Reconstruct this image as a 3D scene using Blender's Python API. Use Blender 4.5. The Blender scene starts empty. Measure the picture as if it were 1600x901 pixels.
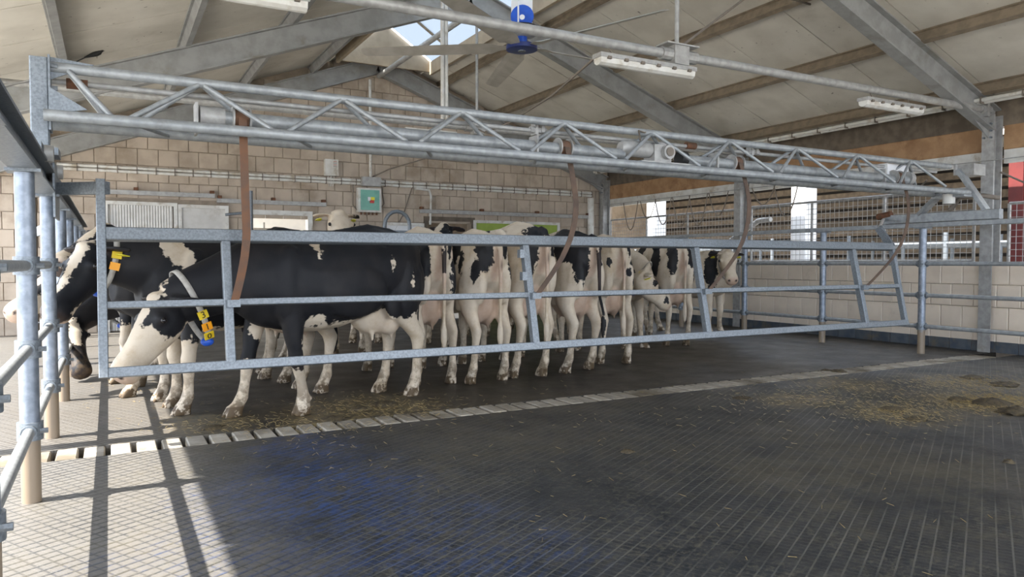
import bpy, math, random
import numpy as np
from mathutils import Vector, Matrix
random.seed(7)
SC = bpy.context.scene
COL = SC.collection
# ------------------------------------------------------------------ camera
F_PX, YAW, PITCH, CAM_H = 1150.0, math.radians(28.7), math.radians(2.016), 1.2
cd = bpy.data.cameras.new('camera')
cam = bpy.data.objects.new('camera', cd)
COL.objects.link(cam)
cam.location = (0, 0, CAM_H)
cam.rotation_euler = (math.pi/2 - PITCH, 0, -YAW)
cd.sensor_width = 36.0
cd.lens = F_PX/1600*36
cd.clip_start = 0.05
cd.clip_end = 300
SC.camera = cam
# ------------------------------------------------------------------ world, sun, exposure
W = bpy.data.worlds.new('sky')
SC.world = W
W.use_nodes = True
nt = W.node_tree
nt.nodes.clear()
wo = nt.nodes.new('ShaderNodeOutputWorld')
bg = nt.nodes.new('ShaderNodeBackground')
wn = nt.nodes.new('ShaderNodeTexNoise')
wr = nt.nodes.new('ShaderNodeValToRGB')
wt = nt.nodes.new('ShaderNodeTexCoord')
nt.links.new(wt.outputs['Generated'], wn.inputs['Vector'])
wn.inputs['Scale'].default_value = 2.6
wn.inputs['Detail'].default_value = 5
nt.links.new(wn.outputs['Fac'], wr.inputs['Fac'])
wr.color_ramp.elements[0].position = 0.36
wr.color_ramp.elements[0].color = (0.55, 0.72, 1.0, 1)
wr.color_ramp.elements[1].position = 0.62
wr.color_ramp.elements[1].color = (0.95, 0.97, 1.0, 1)
nt.links.new(wr.outputs['Color'], bg.inputs['Color'])
bg.inputs['Strength'].default_value = 1.9
nt.links.new(bg.outputs['Background'], wo.inputs['Surface'])
sd = bpy.data.lights.new('sun', 'SUN')
sd.energy = 7.0
sd.angle = math.radians(0.55)
sd.color = (1.0, 0.95, 0.88)
sun = bpy.data.objects.new('sun', sd)
COL.objects.link(sun)
sun.location = (-12, 4, 16)
SUN_EL = math.atan(1.19)
sdir = Vector((math.cos(SUN_EL), 0.0, -math.sin(SUN_EL)))
sun.rotation_euler = sdir.to_track_quat('-Z', 'Y').to_euler()
vs = SC.view_settings
vs.view_transform = 'Standard'
vs.look = 'None'
vs.gamma = 1
vs.use_curve_mapping = False
vs.exposure = 1.6

# ------------------------------------------------------------------ pixel helpers (1600 x 901)
_F = Vector((math.sin(YAW)*math.cos(PITCH), math.cos(YAW)*math.cos(PITCH), -math.sin(PITCH)))
_R = Vector((math.cos(YAW), -math.sin(YAW), 0))
_U = _R.cross(_F)
_C = Vector((0, 0, CAM_H))
def ray(px, py):
    return _F + _R*((px-800)/F_PX) + _U*((450.5-py)/F_PX)
def on(px, py, axis, v):
    d = ray(px, py)
    return _C + d*((v-_C[axis])/d[axis])
def atY(px, py, y): return on(px, py, 1, y)
def atX(px, py, x): return on(px, py, 0, x)
def atZ(px, py, z): return on(px, py, 2, z)

# ------------------------------------------------------------------ materials
def nodes(name):
    m = bpy.data.materials.new(name)
    m.use_nodes = True
    t = m.node_tree
    return m, t, t.nodes['Principled BSDF']
def mth(t, op, a, b=None, c=None):
    n = t.nodes.new('ShaderNodeMath')
    n.operation = op
    for i, v in enumerate((a, b, c)):
        if v is None: continue
        if isinstance(v, (int, float)): n.inputs[i].default_value = v
        else: t.links.new(v, n.inputs[i])
    return n.outputs[0]
def mixc(t, f, a, b):
    n = t.nodes.new('ShaderNodeMix')
    n.data_type = 'RGBA'
    for k, v in (('Factor', f), ('A', a), ('B', b)):
        s = [i for i in n.inputs if i.name == k and (i.type == 'RGBA' or (k == 'Factor' and i.type == 'VALUE'))][0]
        if isinstance(v, (tuple, list)): s.default_value = (*v, 1)
        elif isinstance(v, (int, float)): s.default_value = v
        else: t.links.new(v, s)
    return [o for o in n.outputs if o.type == 'RGBA'][0]
def noise(t, scale, detail=4, vec=None, rough=0.55):
    n = t.nodes.new('ShaderNodeTexNoise')
    n.inputs['Scale'].default_value = scale
    n.inputs['Detail'].default_value = detail
    n.inputs['Roughness'].default_value = rough
    if vec is not None: t.links.new(vec, n.inputs['Vector'])
    return n.outputs['Fac']
def ramp(t, f, lo, hi):
    n = t.nodes.new('ShaderNodeMapRange')
    n.interpolation_type = 'SMOOTHSTEP'
    n.inputs['From Min'].default_value = lo
    n.inputs['From Max'].default_value = hi
    t.links.new(f, n.inputs['Value'])
    return n.outputs['Result']
def objco(t):
    return t.nodes.new('ShaderNodeTexCoord').outputs['Object']
def geopos(t):
    return t.nodes.new('ShaderNodeNewGeometry').outputs['Position']
def bump(t, b, h, strength=0.3, dist=0.01):
    n = t.nodes.new('ShaderNodeBump')
    n.inputs['Strength'].default_value = strength
    n.inputs['Distance'].default_value = dist
    t.links.new(h, n.inputs['Height'])
    t.links.new(n.outputs['Normal'], b.inputs['Normal'])
def specks(m, col=(.12, .10, .08)):
    t = m.node_tree
    b = t.nodes['Principled BSDF']
    src = b.inputs['Base Color'].links[0].from_socket
    v = geopos(t)
    k = mth(t, 'MULTIPLY', ramp(t, noise(t, 16, 2, v, .5), .70, .76), ramp(t, noise(t, .8, 3, v), .40, .60))
    t.links.new(mixc(t, mth(t, 'MULTIPLY', k, .8), src, col), b.inputs['Base Color'])
    return m
def pm(name, c1, c2=None, scale=6.0, rough=0.6, metal=0.0, bmp=0.0, rnd=0.0, c3=None, s3=1.2, lo3=.5, hi3=.72):
    """c1/c2 fine mottling, c3 larger stains, rnd brightness change per object"""
    m, t, b = nodes(name)
    v = geopos(t)
    c2 = c2 or tuple(x*0.8 for x in c1)
    n = noise(t, scale, 5, v)
    col = mixc(t, ramp(t, n, .35, .65), c1, c2)
    if c3: col = mixc(t, ramp(t, noise(t, s3, 6, v, .65), lo3, hi3), col, c3)
    if rnd:
        oi = t.nodes.new('ShaderNodeObjectInfo').outputs['Random']
        k = mth(t, 'MULTIPLY_ADD', oi, 2*rnd, 1-rnd)
        mx = t.nodes.new('ShaderNodeVectorMath')
        mx.operation = 'SCALE'
        t.links.new(col, mx.inputs[0])
        t.links.new(k, mx.inputs['Scale'])
        col = mx.outputs[0]
    t.links.new(col, b.inputs['Base Color'])
    b.inputs['Roughness'].default_value = rough
    b.inputs['Metallic'].default_value = metal
    if bmp: bump(t, b, n, bmp, .01)
    return m
M = {}
M['galv'] = pm('galvanised_steel', (.225, .25, .272), (.16, .18, .20), 70, .45, .45, .04, c3=(.15, .155, .16), s3=3, lo3=.58, hi3=.8)
M['galv_light'] = pm('weathered_galvanised_steel', (.36, .375, .38), (.28, .295, .30), 18, .5, .35, .04, c3=(.17, .17, .165), s3=3, lo3=.58, hi3=.8)
M['galv_white'] = pm('pale_galvanised_steel', (.40, .395, .38), (.31, .305, .29), 14, .5, .25, .05, c3=(.30, .27, .22), s3=4, lo3=.58, hi3=.8)
M['frame'] = pm('grey_frame_steel', (.33, .33, .32), (.26, .26, .25), 5, .55, .2, .04, c3=(.22, .20, .16), s3=2.5, lo3=.55, hi3=.8)
M['purlin'] = pm('dusty_brown_purlin', (.26, .205, .145), (.19, .15, .105), 7, .75, 0, .1, c3=(.33, .29, .22), s3=2, lo3=.55, hi3=.8)
M['roof'] = pm('fibre_roof_panel', (.66, .62, .54), (.58, .54, .465), 2.2, .85, 0, .06, rnd=.06, c3=(.36, .32, .25), s3=1.1, lo3=.6, hi3=.9)
M['block'] = pm('lime_block', (.48, .40, .32), (.40, .33, .26), 3.2, .9, 0, .12, rnd=.06, c3=(.22, .16, .105), s3=.8, lo3=.48, hi3=.78)
M['mortar'] = pm('mortar', (.34, .275, .21), (.27, .22, .17), 9, .95)
M['tile'] = pm('cream_wall_tile', (.80, .685, .555), (.74, .63, .51), 3, .35, 0, .02, rnd=.05, c3=(.45, .38, .30), s3=1.6, lo3=.6, hi3=.85)
M['grout'] = pm('tile_grout', (.36, .30, .24), None, 9, .9)
M['plinth'] = pm('dark_blue_plinth', (.05, .065, .085), (.09, .10, .11), 6, .5, rnd=.15, c3=(.14, .11, .07), s3=4)
M['timber'] = pm('orange_timber', (.40, .24, .125), (.31, .175, .085), 5, .7, 0, .1, c3=(.22, .11, .05), s3=3)
M['old_timber'] = pm('grey_brown_board', (.17, .135, .10), (.11, .088, .066), 6, .85, 0, .1, rnd=.3)
M['slat'] = pm('concrete_slat', (.36, .325, .27), (.27, .24, .195), 8, .8, 0, .2, rnd=.15, c3=(.13, .105, .07), s3=1.3, lo3=.45, hi3=.65)
M['concrete'] = pm('yard_concrete', (.56, .53, .47), (.48, .45, .40), 2, .9)
M['pit'] = pm('dark_pit', (.03, .025, .02), None, 4, .9)
M['strap'] = pm('rusty_strap', (.16, .075, .038), (.11, .066, .045), 9, .8, 0, .1, c3=(.085, .055, .042), s3=1.8)
M['strap_dark'] = pm('worn_brown_strap', (.12, .075, .05), (.075, .05, .037), 9, .8, 0, .1)
M['rust'] = pm('rust', (.16, .065, .03), (.09, .045, .025), 20, .85)
M['white_pvc'] = pm('white_plastic', (.68, .67, .63), (.58, .56, .51), 6, .45, c3=(.40, .34, .26), s3=5)
M['white_paint'] = pm('white_paint', (.82, .82, .82), (.74, .75, .76), 3, .5)
M['milky'] = pm('corrugated_white_sheet', (.60, .58, .54), (.54, .52, .48), 8, .5, c3=(.42, .38, .32), s3=2)
M['green_panel'] = pm('green_panel', (.30, .40, .06), (.25, .34, .05), 4, .5)
M['green_lid'] = pm('green_lid', (.16, .42, .33), (.12, .34, .27), 8, .25)
M['yellow'] = pm('yellow_plastic', (.78, .56, .02), (.70, .50, .02), 8, .45)
M['lime_yellow'] = pm('bright_yellow_tag', (.80, .74, .03), (.72, .66, .03), 8, .45)
M['red'] = pm('red_plastic', (.55, .05, .04), None, 8, .5)
M['red_steel'] = pm('red_painted_steel', (.13, .02, .018), (.10, .017, .015), 4, .5)
M['blue'] = pm('blue_plastic', (.02, .10, .55), None, 8, .4)
M['fan_blue'] = pm('dark_blue_enamel', (.025, .04, .16), None, 8, .35)
M['black'] = pm('black_rubber', (.015, .015, .015), None, 8, .6)
M['orange'] = pm('orange_label', (.85, .36, .01), (.78, .30, .01), 8, .45)
M['blade'] = pm('fan_blade_aluminium', (.46, .43, .38), (.38, .35, .30), 5, .45, .2)
M['cable'] = pm('grey_cable', (.18, .15, .12), None, 9, .7)
M['straw'] = pm('straw', (.34, .25, .105), (.20, .145, .06), 30, .85)
M['dung'] = pm('dung_and_straw', (.095, .07, .034), (.038, .028, .016), 30, .75, 0, .6)
M['glass_frame'] = pm('skylight_frame', (.36, .29, .20), (.30, .24, .165), 5, .7)
M['collar'] = pm('worn_pale_webbing', (.42, .40, .36), (.33, .31, .27), 30, .7)
M['eye'] = pm('wet_dark_eye', (.012, .010, .010), None, 8, .08)
M['galv_post'] = None
def post_mat():
    m, t, b = nodes('galvanised_post_with_splashed_foot')
    v = geopos(t)
    n = noise(t, 22, 5, v)
    col = mixc(t, ramp(t, n, .35, .65), (.26, .29, .335), (.19, .215, .25))
    z = t.nodes.new('ShaderNodeSeparateXYZ')
    t.links.new(v, z.inputs[0])
    h = mth(t, 'MULTIPLY_ADD', noise(t, 9, 4, v), .25, z.outputs['Z'])
    col = mixc(t, ramp(t, h, .50, .42), col, (.23, .175, .12))
    t.links.new(col, b.inputs['Base Color'])
    met = mth(t, 'MULTIPLY', ramp(t, h, .42, .50), .5)
    t.links.new(met, b.inputs['Metallic'])
    b.inputs['Roughness'].default_value = .42
    return m
M['galv_post'] = post_mat()
specks(M['roof'])
def skylight_mat():
    m, t, b = nodes('milky_skylight_sheet')
    t.nodes.remove(b)
    tr = t.nodes.new('ShaderNodeBsdfTranslucent')
    tr.inputs['Color'].default_value = (.27, .29, .31, 1)
    tp = t.nodes.new('ShaderNodeBsdfTransparent')
    tp.inputs['Color'].default_value = (.80, .84, .88, 1)
    mx = t.nodes.new('ShaderNodeMixShader')
    mx.inputs[0].default_value = .12
    t.links.new(tr.outputs[0], mx.inputs[1])
    t.links.new(tp.outputs[0], mx.inputs[2])
    t.links.new(mx.outputs[0], t.nodes['Material Output'].inputs['Surface'])
    return m
M['skylight'] = skylight_mat()
def mat_floor(name, rear):
    m, t, b = nodes(name)
    v = geopos(t)
    ang = math.radians(61.5)
    d = (math.sin(ang), math.cos(ang), 0)
    n = (math.cos(ang), -math.sin(ang), 0)
    def dot(vec):
        k = t.nodes.new('ShaderNodeVectorMath')
        k.operation = 'DOT_PRODUCT'
        t.links.new(v, k.inputs[0])
        k.inputs[1].default_value = vec
        return k.outputs['Value']
    def line(val, sp, w):
        f = mth(t, 'FRACT', mth(t, 'DIVIDE', val, sp))
        return mth(t, 'LESS_THAN', f, w)
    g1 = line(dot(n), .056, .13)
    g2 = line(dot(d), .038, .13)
    big = noise(t, .55, 5, v, .6)
    mid = noise(t, 2.6, 6, v, .65)
    fine = noise(t, 30, 4, v, .7)
    col = mixc(t, ramp(t, noise(t, 4.5, 7, v, .72), .40, .62), (.011, .0135, .017) if not rear else (.012, .011, .010), (.028, .029, .031) if not rear else (.030, .025, .020))
    # light grey grooves
    gm = mth(t, 'MULTIPLY', mth(t, 'MAXIMUM', g1, mth(t, 'MULTIPLY', g2, .6)), ramp(t, noise(t, 1.1, 4, v), .30, .54))
    if rear: gm = mth(t, 'MULTIPLY', gm, .25)
    col = mixc(t, mth(t, 'MULTIPLY', gm, .75), col, (.125, .12, .105))
    # blue streaked patches
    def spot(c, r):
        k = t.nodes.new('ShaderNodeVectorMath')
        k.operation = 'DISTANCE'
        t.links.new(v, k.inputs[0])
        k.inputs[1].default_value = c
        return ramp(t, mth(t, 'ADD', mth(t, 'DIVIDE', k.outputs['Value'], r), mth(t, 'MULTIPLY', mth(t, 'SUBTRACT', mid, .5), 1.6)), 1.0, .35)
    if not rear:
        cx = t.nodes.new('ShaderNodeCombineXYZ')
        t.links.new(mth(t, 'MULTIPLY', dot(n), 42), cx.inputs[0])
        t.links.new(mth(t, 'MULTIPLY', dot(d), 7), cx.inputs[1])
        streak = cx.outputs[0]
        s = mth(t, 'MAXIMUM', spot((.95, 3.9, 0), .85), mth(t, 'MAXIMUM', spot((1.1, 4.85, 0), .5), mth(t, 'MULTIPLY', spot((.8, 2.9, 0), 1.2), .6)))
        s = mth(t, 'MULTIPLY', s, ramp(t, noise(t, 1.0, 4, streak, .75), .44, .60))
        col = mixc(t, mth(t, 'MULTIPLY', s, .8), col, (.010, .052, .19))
    # dung film
    dm = ramp(t, mth(t, 'ADD', mth(t, 'MULTIPLY', big, .6), mth(t, 'MULTIPLY', noise(t, 7, 6, v, .75), .55)), .53 if not rear else .48, .70 if not rear else .66)
    col = mixc(t, mth(t, 'MULTIPLY', dm, .62), col, (.072, .061, .038) if not rear else (.050, .040, .026))
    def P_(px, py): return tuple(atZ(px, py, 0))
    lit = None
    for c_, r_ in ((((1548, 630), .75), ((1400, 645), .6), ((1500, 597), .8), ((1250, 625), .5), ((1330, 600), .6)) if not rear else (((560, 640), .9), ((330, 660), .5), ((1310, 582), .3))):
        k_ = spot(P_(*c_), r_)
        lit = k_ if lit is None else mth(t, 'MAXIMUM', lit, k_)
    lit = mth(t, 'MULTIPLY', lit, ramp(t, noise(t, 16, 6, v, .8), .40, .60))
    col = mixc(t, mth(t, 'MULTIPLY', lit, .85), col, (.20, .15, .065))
    fm = mth(t, 'MULTIPLY', ramp(t, noise(t, 26, 5, v, .8), .50, .60), ramp(t, noise(t, 1.7, 5, v, .65), .34, .58))
    col = mixc(t, mth(t, 'MULTIPLY', fm, .6), col, (.105, .095, .068) if not rear else (.075, .062, .042))
    # pale dust along the drying open side; groove shadow painted into the colour
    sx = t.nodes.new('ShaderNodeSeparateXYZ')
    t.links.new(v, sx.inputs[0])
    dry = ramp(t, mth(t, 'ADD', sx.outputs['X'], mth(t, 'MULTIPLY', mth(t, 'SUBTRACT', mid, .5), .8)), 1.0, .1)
    rib_shade = mth(t, 'SUBTRACT', 1, mth(t, 'MULTIPLY', mth(t, 'MAXIMUM', line(dot(n), .056, .30), mth(t, 'MULTIPLY', line(dot(d), .063, .16), .6)), .85))
    col = mixc(t, mth(t, 'MULTIPLY', mth(t, 'MULTIPLY', dry, .8), rib_shade), col, (.15, .14, .125))
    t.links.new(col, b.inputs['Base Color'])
    r = mth(t, 'MULTIPLY_ADD', mid, .5, .24)
    t.links.new(r, b.inputs['Roughness'])
    b.inputs['Specular IOR Level'].default_value = .45
    h = mth(t, 'ADD', mth(t, 'MULTIPLY', mth(t, 'MAXIMUM', g1, mth(t, 'MULTIPLY', g2, .7)), -1.0), mth(t, 'MULTIPLY', fine, .8))
    bump(t, b, h, .5, .006)
    return m
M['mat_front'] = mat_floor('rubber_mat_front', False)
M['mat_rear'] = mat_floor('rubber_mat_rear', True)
def coat_mat():
    m, t, b = nodes('black_and_white_coat')
    v = objco(t)
    def at(n):
        a = t.nodes.new('ShaderNodeAttribute')
        a.attribute_name = n
        return a.outputs['Fac']
    n1 = noise(t, 7, 3, v)
    n2 = noise(t, 28, 3, v)
    f = mth(t, 'ADD', at('coat'), mth(t, 'ADD', mth(t, 'MULTIPLY', mth(t, 'SUBTRACT', n1, .5), .11), mth(t, 'MULTIPLY', mth(t, 'SUBTRACT', n2, .5), .05)))
    k = ramp(t, f, -.006, .006)
    dirt = ramp(t, noise(t, 3.5, 6, v, .72), .40, .66)
    white = mixc(t, mth(t, 'MULTIPLY', dirt, .6), (.60, .515, .405), (.40, .295, .18))
    blackc = mixc(t, ramp(t, noise(t, 4, 4, v), .4, .7), (.009, .0095, .012), (.018, .017, .018))
    col = mixc(t, k, white, blackc)
    pk = mth(t, 'MULTIPLY', at('pink'), mth(t, 'SUBTRACT', 1, mth(t, 'MULTIPLY', k, .85)))
    col = mixc(t, mth(t, 'MULTIPLY', pk, .62), col, (.43, .27, .20))
    col = mixc(t, at('dark'), col, (.03, .022, .02))
    mud = mth(t, 'MULTIPLY', at('mud'), ramp(t, noise(t, 12, 5, v, .7), .40, .58))
    col = mixc(t, mth(t, 'MULTIPLY', mud, .85), col, (.10, .068, .038))
    t.links.new(col, b.inputs['Base Color'])
    b.inputs['Roughness'].default_value = .55
    b.inputs['Specular IOR Level'].default_value = .25
    fur = t.nodes.new('ShaderNodeMapping')
    t.links.new(v, fur.inputs['Vector'])
    fur.inputs['Scale'].default_value = (25, 60, 18)
    bump(t, b, noise(t, 6, 4, fur.outputs[0]), .25, .006)
    return m
M['coat'] = coat_mat()

# ------------------------------------------------------------------ mesh helpers
ORG = {}
class MB:
    def __init__(s): s.v, s.f = [], []
    def add(s, vs_, fs):
        o = len(s.v)
        s.v += [Vector(p) for p in vs_]
        s.f += [tuple(i+o for i in q) for q in fs]
        return s
    def box(s, lo, hi):
        x0, y0, z0 = lo
        x1, y1, z1 = hi
        return s.add([(x0,y0,z0),(x1,y0,z0),(x1,y1,z0),(x0,y1,z0),(x0,y0,z1),(x1,y0,z1),(x1,y1,z1),(x0,y1,z1)],
                     [(0,3,2,1),(4,5,6,7),(0,1,5,4),(1,2,6,5),(2,3,7,6),(3,0,4,7)])
    def frame(s, p0, p1, up):
        p0, p1 = Vector(p0), Vector(p1)
        t = (p1-p0).normalized()
        up = Vector(up)
        a = t.cross(up)
        if a.length < 1e-4: a = t.cross(Vector((1, 0, 0)))
        a.normalize()
        b = a.cross(t).normalized()
        return p0, p1, t, a, b
    def prof(s, p0, p1, pts, up=(0,0,1)):
        """closed profile pts (a,b) swept from p0 to p1; a sideways, b up"""
        p0, p1, t, a, b = s.frame(p0, p1, up)
        n = len(pts)
        vv = [p0+a*x+b*y for x, y in pts]+[p1+a*x+b*y for x, y in pts]
        ff = [(i, (i+1) % n, (i+1) % n+n, i+n) for i in range(n)]
        ff += [tuple(range(n-1, -1, -1)), tuple(range(n, 2*n))]
        return s.add(vv, ff)
    def beam(s, p0, p1, w, h, up=(0,0,1)):
        c = min(w, h)*.08
        x, y = w/2, h/2
        return s.prof(p0, p1, [(-x+c,-y),(x-c,-y),(x,-y+c),(x,y-c),(x-c,y),(-x+c,y),(-x,y-c),(-x,-y+c)], up)
    def ibeam(s, p0, p1, w, h, tw=.012, tf=.016, up=(0,0,1)):
        x, y, u, q = w/2, h/2, tw/2, h/2-tf
        return s.prof(p0, p1, [(-x,-y),(x,-y),(x,-q),(u,-q),(u,q),(x,q),(x,y),(-x,y),(-x,q),(-u,q),(-u,-q),(-x,-q)], up)
    def tube(s, pts, r, n=10, caps=True):
        pts = [Vector(p) for p in pts]
        rs = r if isinstance(r, (list, tuple)) else [r]*len(pts)
        o = len(s.v)
        a = None
        for i, p in enumerate(pts):
            t = (pts[min(i+1, len(pts)-1)]-pts[max(i-1, 0)]).normalized()
            if a is None:
                a = t.cross(Vector((0, 0, 1)))
                if a.length < 1e-3: a = t.cross(Vector((1, 0, 0)))
            a = (a-t*a.dot(t)).normalized()
            b = t.cross(a)
            s.v += [p+(a*math.cos(k*2*math.pi/n)+b*math.sin(k*2*math.pi/n))*rs[i] for k in range(n)]
        for i in range(len(pts)-1):
            for k in range(n):
                k2 = (k+1) % n
                s.f.append((o+i*n+k, o+i*n+k2, o+(i+1)*n+k2, o+(i+1)*n+k))
        if caps:
            s.f.append(tuple(o+k for k in range(n-1, -1, -1)))
            e = o+(len(pts)-1)*n
            s.f.append(tuple(e+k for k in range(n)))
        return s
    def ell(s, c, r, n=10, m=7):
        c = Vector(c)
        o = len(s.v)
        s.v.append(c+Vector((0, 0, -r[2])))
        for i in range(1, m):
            ph = -math.pi/2+math.pi*i/m
            for k in range(n):
                th = 2*math.pi*k/n
                s.v.append(c+Vector((r[0]*math.cos(ph)*math.cos(th), r[1]*math.cos(ph)*math.sin(th), r[2]*math.sin(ph))))
        s.v.append(c+Vector((0, 0, r[2])))
        e = len(s.v)-1
        for k in range(n):
            k2 = (k+1) % n
            s.f.append((o, o+1+k2, o+1+k))
            for i in range(m-2):
                a, b = o+1+i*n, o+1+(i+1)*n
                s.f.append((a+k, a+k2, b+k2, b+k))
            s.f.append((e, o+1+(m-2)*n+k, o+1+(m-2)*n+k2))
        return s
    def loft(s, rings):
        n = len(rings[0])
        o = len(s.v)
        for r in rings: s.v += [Vector(p) for p in r]
        for i in range(len(rings)-1):
            for k in range(n):
                k2 = (k+1) % n
                s.f.append((o+i*n+k, o+i*n+k2, o+(i+1)*n+k2, o+(i+1)*n+k))
        s.f.append(tuple(o+k for k in range(n-1, -1, -1)))
        e = o+(len(rings)-1)*n
        s.f.append(tuple(e+k for k in range(n)))
        return s
    def mesh(s, name, mat, org=Vector((0, 0, 0)), smooth=False):
        me = bpy.data.meshes.new(name)
        me.from_pydata([tuple(p-org) for p in s.v], [], s.f)
        me.materials.append(mat)
        if smooth: me.shade_smooth()
        me.update()
        return me
    def build(s, name, mat, parent=None, smooth=False, label=None, cat=None, group=None, kind=None):
        if parent is not None: org = ORG[parent]
        else:
            lo = [min(p[i] for p in s.v) for i in range(3)]
            hi = [max(p[i] for p in s.v) for i in range(3)]
            org = Vector(((lo[0]+hi[0])/2, (lo[1]+hi[1])/2, lo[2]))
        me = s.mesh(name, mat, org, smooth)
        if smooth:
            try: me.set_sharp_from_angle(angle=math.radians(50))
            except Exception: pass
        o = bpy.data.objects.new(name, me)
        COL.objects.link(o)
        ORG[o] = org
        if parent is not None: o.parent = parent
        else: o.location = org
        return tag(o, label, cat, group, kind)
def tag(o, label=None, cat=None, group=None, kind=None):
    if label: o['label'] = label
    if cat: o['category'] = cat
    if group: o['group'] = group
    if kind: o['kind'] = kind
    return o
def thing(name, label, cat, loc=(0,0,0), group=None, kind=None):
    o = bpy.data.objects.new(name, None)
    o.empty_display_size = .1
    COL.objects.link(o)
    o.location = loc
    ORG[o] = Vector(loc)
    return tag(o, label, cat, group, kind)
def inst(name, me, loc, parent):
    """a piece sharing mesh data, at world place loc, child of parent"""
    o = bpy.data.objects.new(name, me)
    COL.objects.link(o)
    o.parent = parent
    o.location = Vector(loc)-ORG[parent]
    return o

# ------------------------------------------------------------------ building dimensions
XL, XR, YB, YN, XM = -2.07, 10.40, 14.5, -3.6, 4.8
EAVE_R = 11.0
def zr(x): return 5.12-.37*abs(x-XM)          # rafter centre line
def zp(x): return zr(x)+.36                    # underside of roof panels
FRAMES = [-3.4, 1.1, 5.6, 10.05, 14.36]
FX_L, FX_R = -.36, 9.40                        # the two fence lines
POST_Y = [1.29, 2.83, 4.37, 5.91, 7.45, 9.0, 10.55, 12.1, 13.6]

# ------------------------------------------------------------------ floor
fl = MB().box((XL-.2, YN-2, -.30), (XR+.15, YB+.1, -.12)).build('floor', M['pit'], kind='structure')
S0, S1 = 5.20, 5.50
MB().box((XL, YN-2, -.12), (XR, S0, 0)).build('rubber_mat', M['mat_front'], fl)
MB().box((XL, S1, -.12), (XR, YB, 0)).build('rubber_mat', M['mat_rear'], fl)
sl = MB().box((-.0585, -.145, -.10), (.0585, .145, -.006)).add(
    [(-.0585,-.145,-.006),(.0585,-.145,-.006),(.0585,.145,-.006),(-.0585,.145,-.006),(-.051,-.137,.002),(.051,-.137,.002),(.051,.137,.002),(-.051,.137,.002)],
    [(4,5,6,7),(0,1,5,4),(1,2,6,5),(2,3,7,6),(3,0,4,7)]).mesh('slat', M['slat'])
x = -.55
while x < 9.95:
    inst('slat', sl, (x, (S0+S1)/2, random.uniform(-.004, .003)), fl)
    x += .15
MB().box((-80, -70, -.42), (XL-.2, 90, -.03)).build('yard_ground', M['concrete'], kind='structure')
MB().box((XL-.2, -70, -.42), (80, YN-2, -.03)).build('yard_ground', M['concrete'], kind='structure')
MB().box((XR+.15, YN-2, -.42), (80, 90, -.03)).build('yard_ground', M['concrete'], kind='structure')
MB().box((XL-.2, YB+.1, -.42), (XR+.15, 90, -.03)).build('yard_ground', M['concrete'], kind='structure')

# ------------------------------------------------------------------ roof
CURB = .95
def slope_prism(x0, x1, y0, y1, off, th, mb=None):
    mb = mb or MB()
    v = [(x, y, zp(x)+off+k) for k in (0, th) for y in (y0, y1) for x in (x0, x1)]
    f = [(0,1,3,2),(4,6,7,5),(0,4,5,1),(2,3,7,6),(0,2,6,4),(1,5,7,3)]
    return mb.add(v, f)
skin = MB()
slope_prism(XL, XM-CURB-.02, YN, YB+.25, .06, .03, skin)
slope_prism(XM+CURB+.02, EAVE_R, YN, YB+.25, .06, .03, skin)
ceil = skin.build('ceiling', M['roof'], kind='structure')
ny, pw = 16, (YB+.25-YN)/16
for i in range(ny):
    y0 = YN+i*pw+.007
    y1 = YN+(i+1)*pw-.007
    for xa, xb in ((XL, XM-CURB-.02), (XM+CURB+.02, EAVE_R)):
        slope_prism(xa, xb, y0, y1, 0, .055).build('roof_panel', M['roof'], ceil)
for px_ in (-1.75, -.45, .85, 2.15, 3.45, 6.15, 7.45, 8.75, 10.05):
    z = zp(px_)
    sgn = 1 if px_ < XM else -1
    n = Vector((-.37*sgn, 0, 1)).normalized()
    MB().ibeam(Vector((px_, YN, z))-n*.085, Vector((px_, YB, z))-n*.085, .075, .16, .012, .014, n).build('purlin', M['purlin'] if px_ > XM else M['frame'], ceil)
# ridge skylight on a raised curb
sk = thing('ridge_skylight', 'milky ridge skylight on a raised cream curb along the roof ridge', 'skylight', (XM, 5, zp(XM-CURB)))
zc = zp(XM-CURB)
for s in (-1, 1):
    MB().box((XM+s*CURB-.03, YN, zc-.16), (XM+s*CURB+.03, 13.9, zc+.09)).build('curb_board', M['glass_frame'], sk)
zt, za = zc+.09, zc+.09+.62
for s in (-1, 1):
    y = YN
    while y < 13.8:
        y2 = min(y+1.5, 13.85)
        mb = MB().add([(XM+s*CURB, y+.02, zt), (XM+s*CURB, y2-.02, zt), (XM, y2-.02, za), (XM, y+.02, za),
                       (XM+s*CURB, y+.02, zt+.012), (XM+s*CURB, y2-.02, zt+.012), (XM, y2-.02, za+.012), (XM, y+.02, za+.012)],
                      [(0,1,2,3),(4,7,6,5),(0,4,5,1),(1,5,6,2),(2,6,7,3),(3,7,4,0)])
        mb.build('pane', M['skylight'], sk)
        MB().beam((XM+s*(CURB+.02), y, zt-.005), (XM, y, za-.005), .05, .06).build('glazing_bar', M['glass_frame'], sk)
        y = y2
MB().beam((XM, YN, za), (XM, 13.9, za), .08, .08).build('ridge_bar', M['glass_frame'], sk)
MB().add([(XM-CURB, 13.9, zc-.1), (XM+CURB, 13.9, zc-.1), (XM+CURB, 13.9, zt), (XM, 13.9, za), (XM-CURB, 13.9, zt),
          (XM-CURB, 13.96, zc-.1), (XM+CURB, 13.96, zc-.1), (XM+CURB, 13.96, zt), (XM, 13.96, za), (XM-CURB, 13.96, zt)],
         [(0,1,2,3,4),(9,8,7,6,5),(0,5,6,1),(1,6,7,2),(2,7,8,3),(3,8,9,4),(4,9,5,0)]).build('end_panel', M['glass_frame'], sk)
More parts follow.
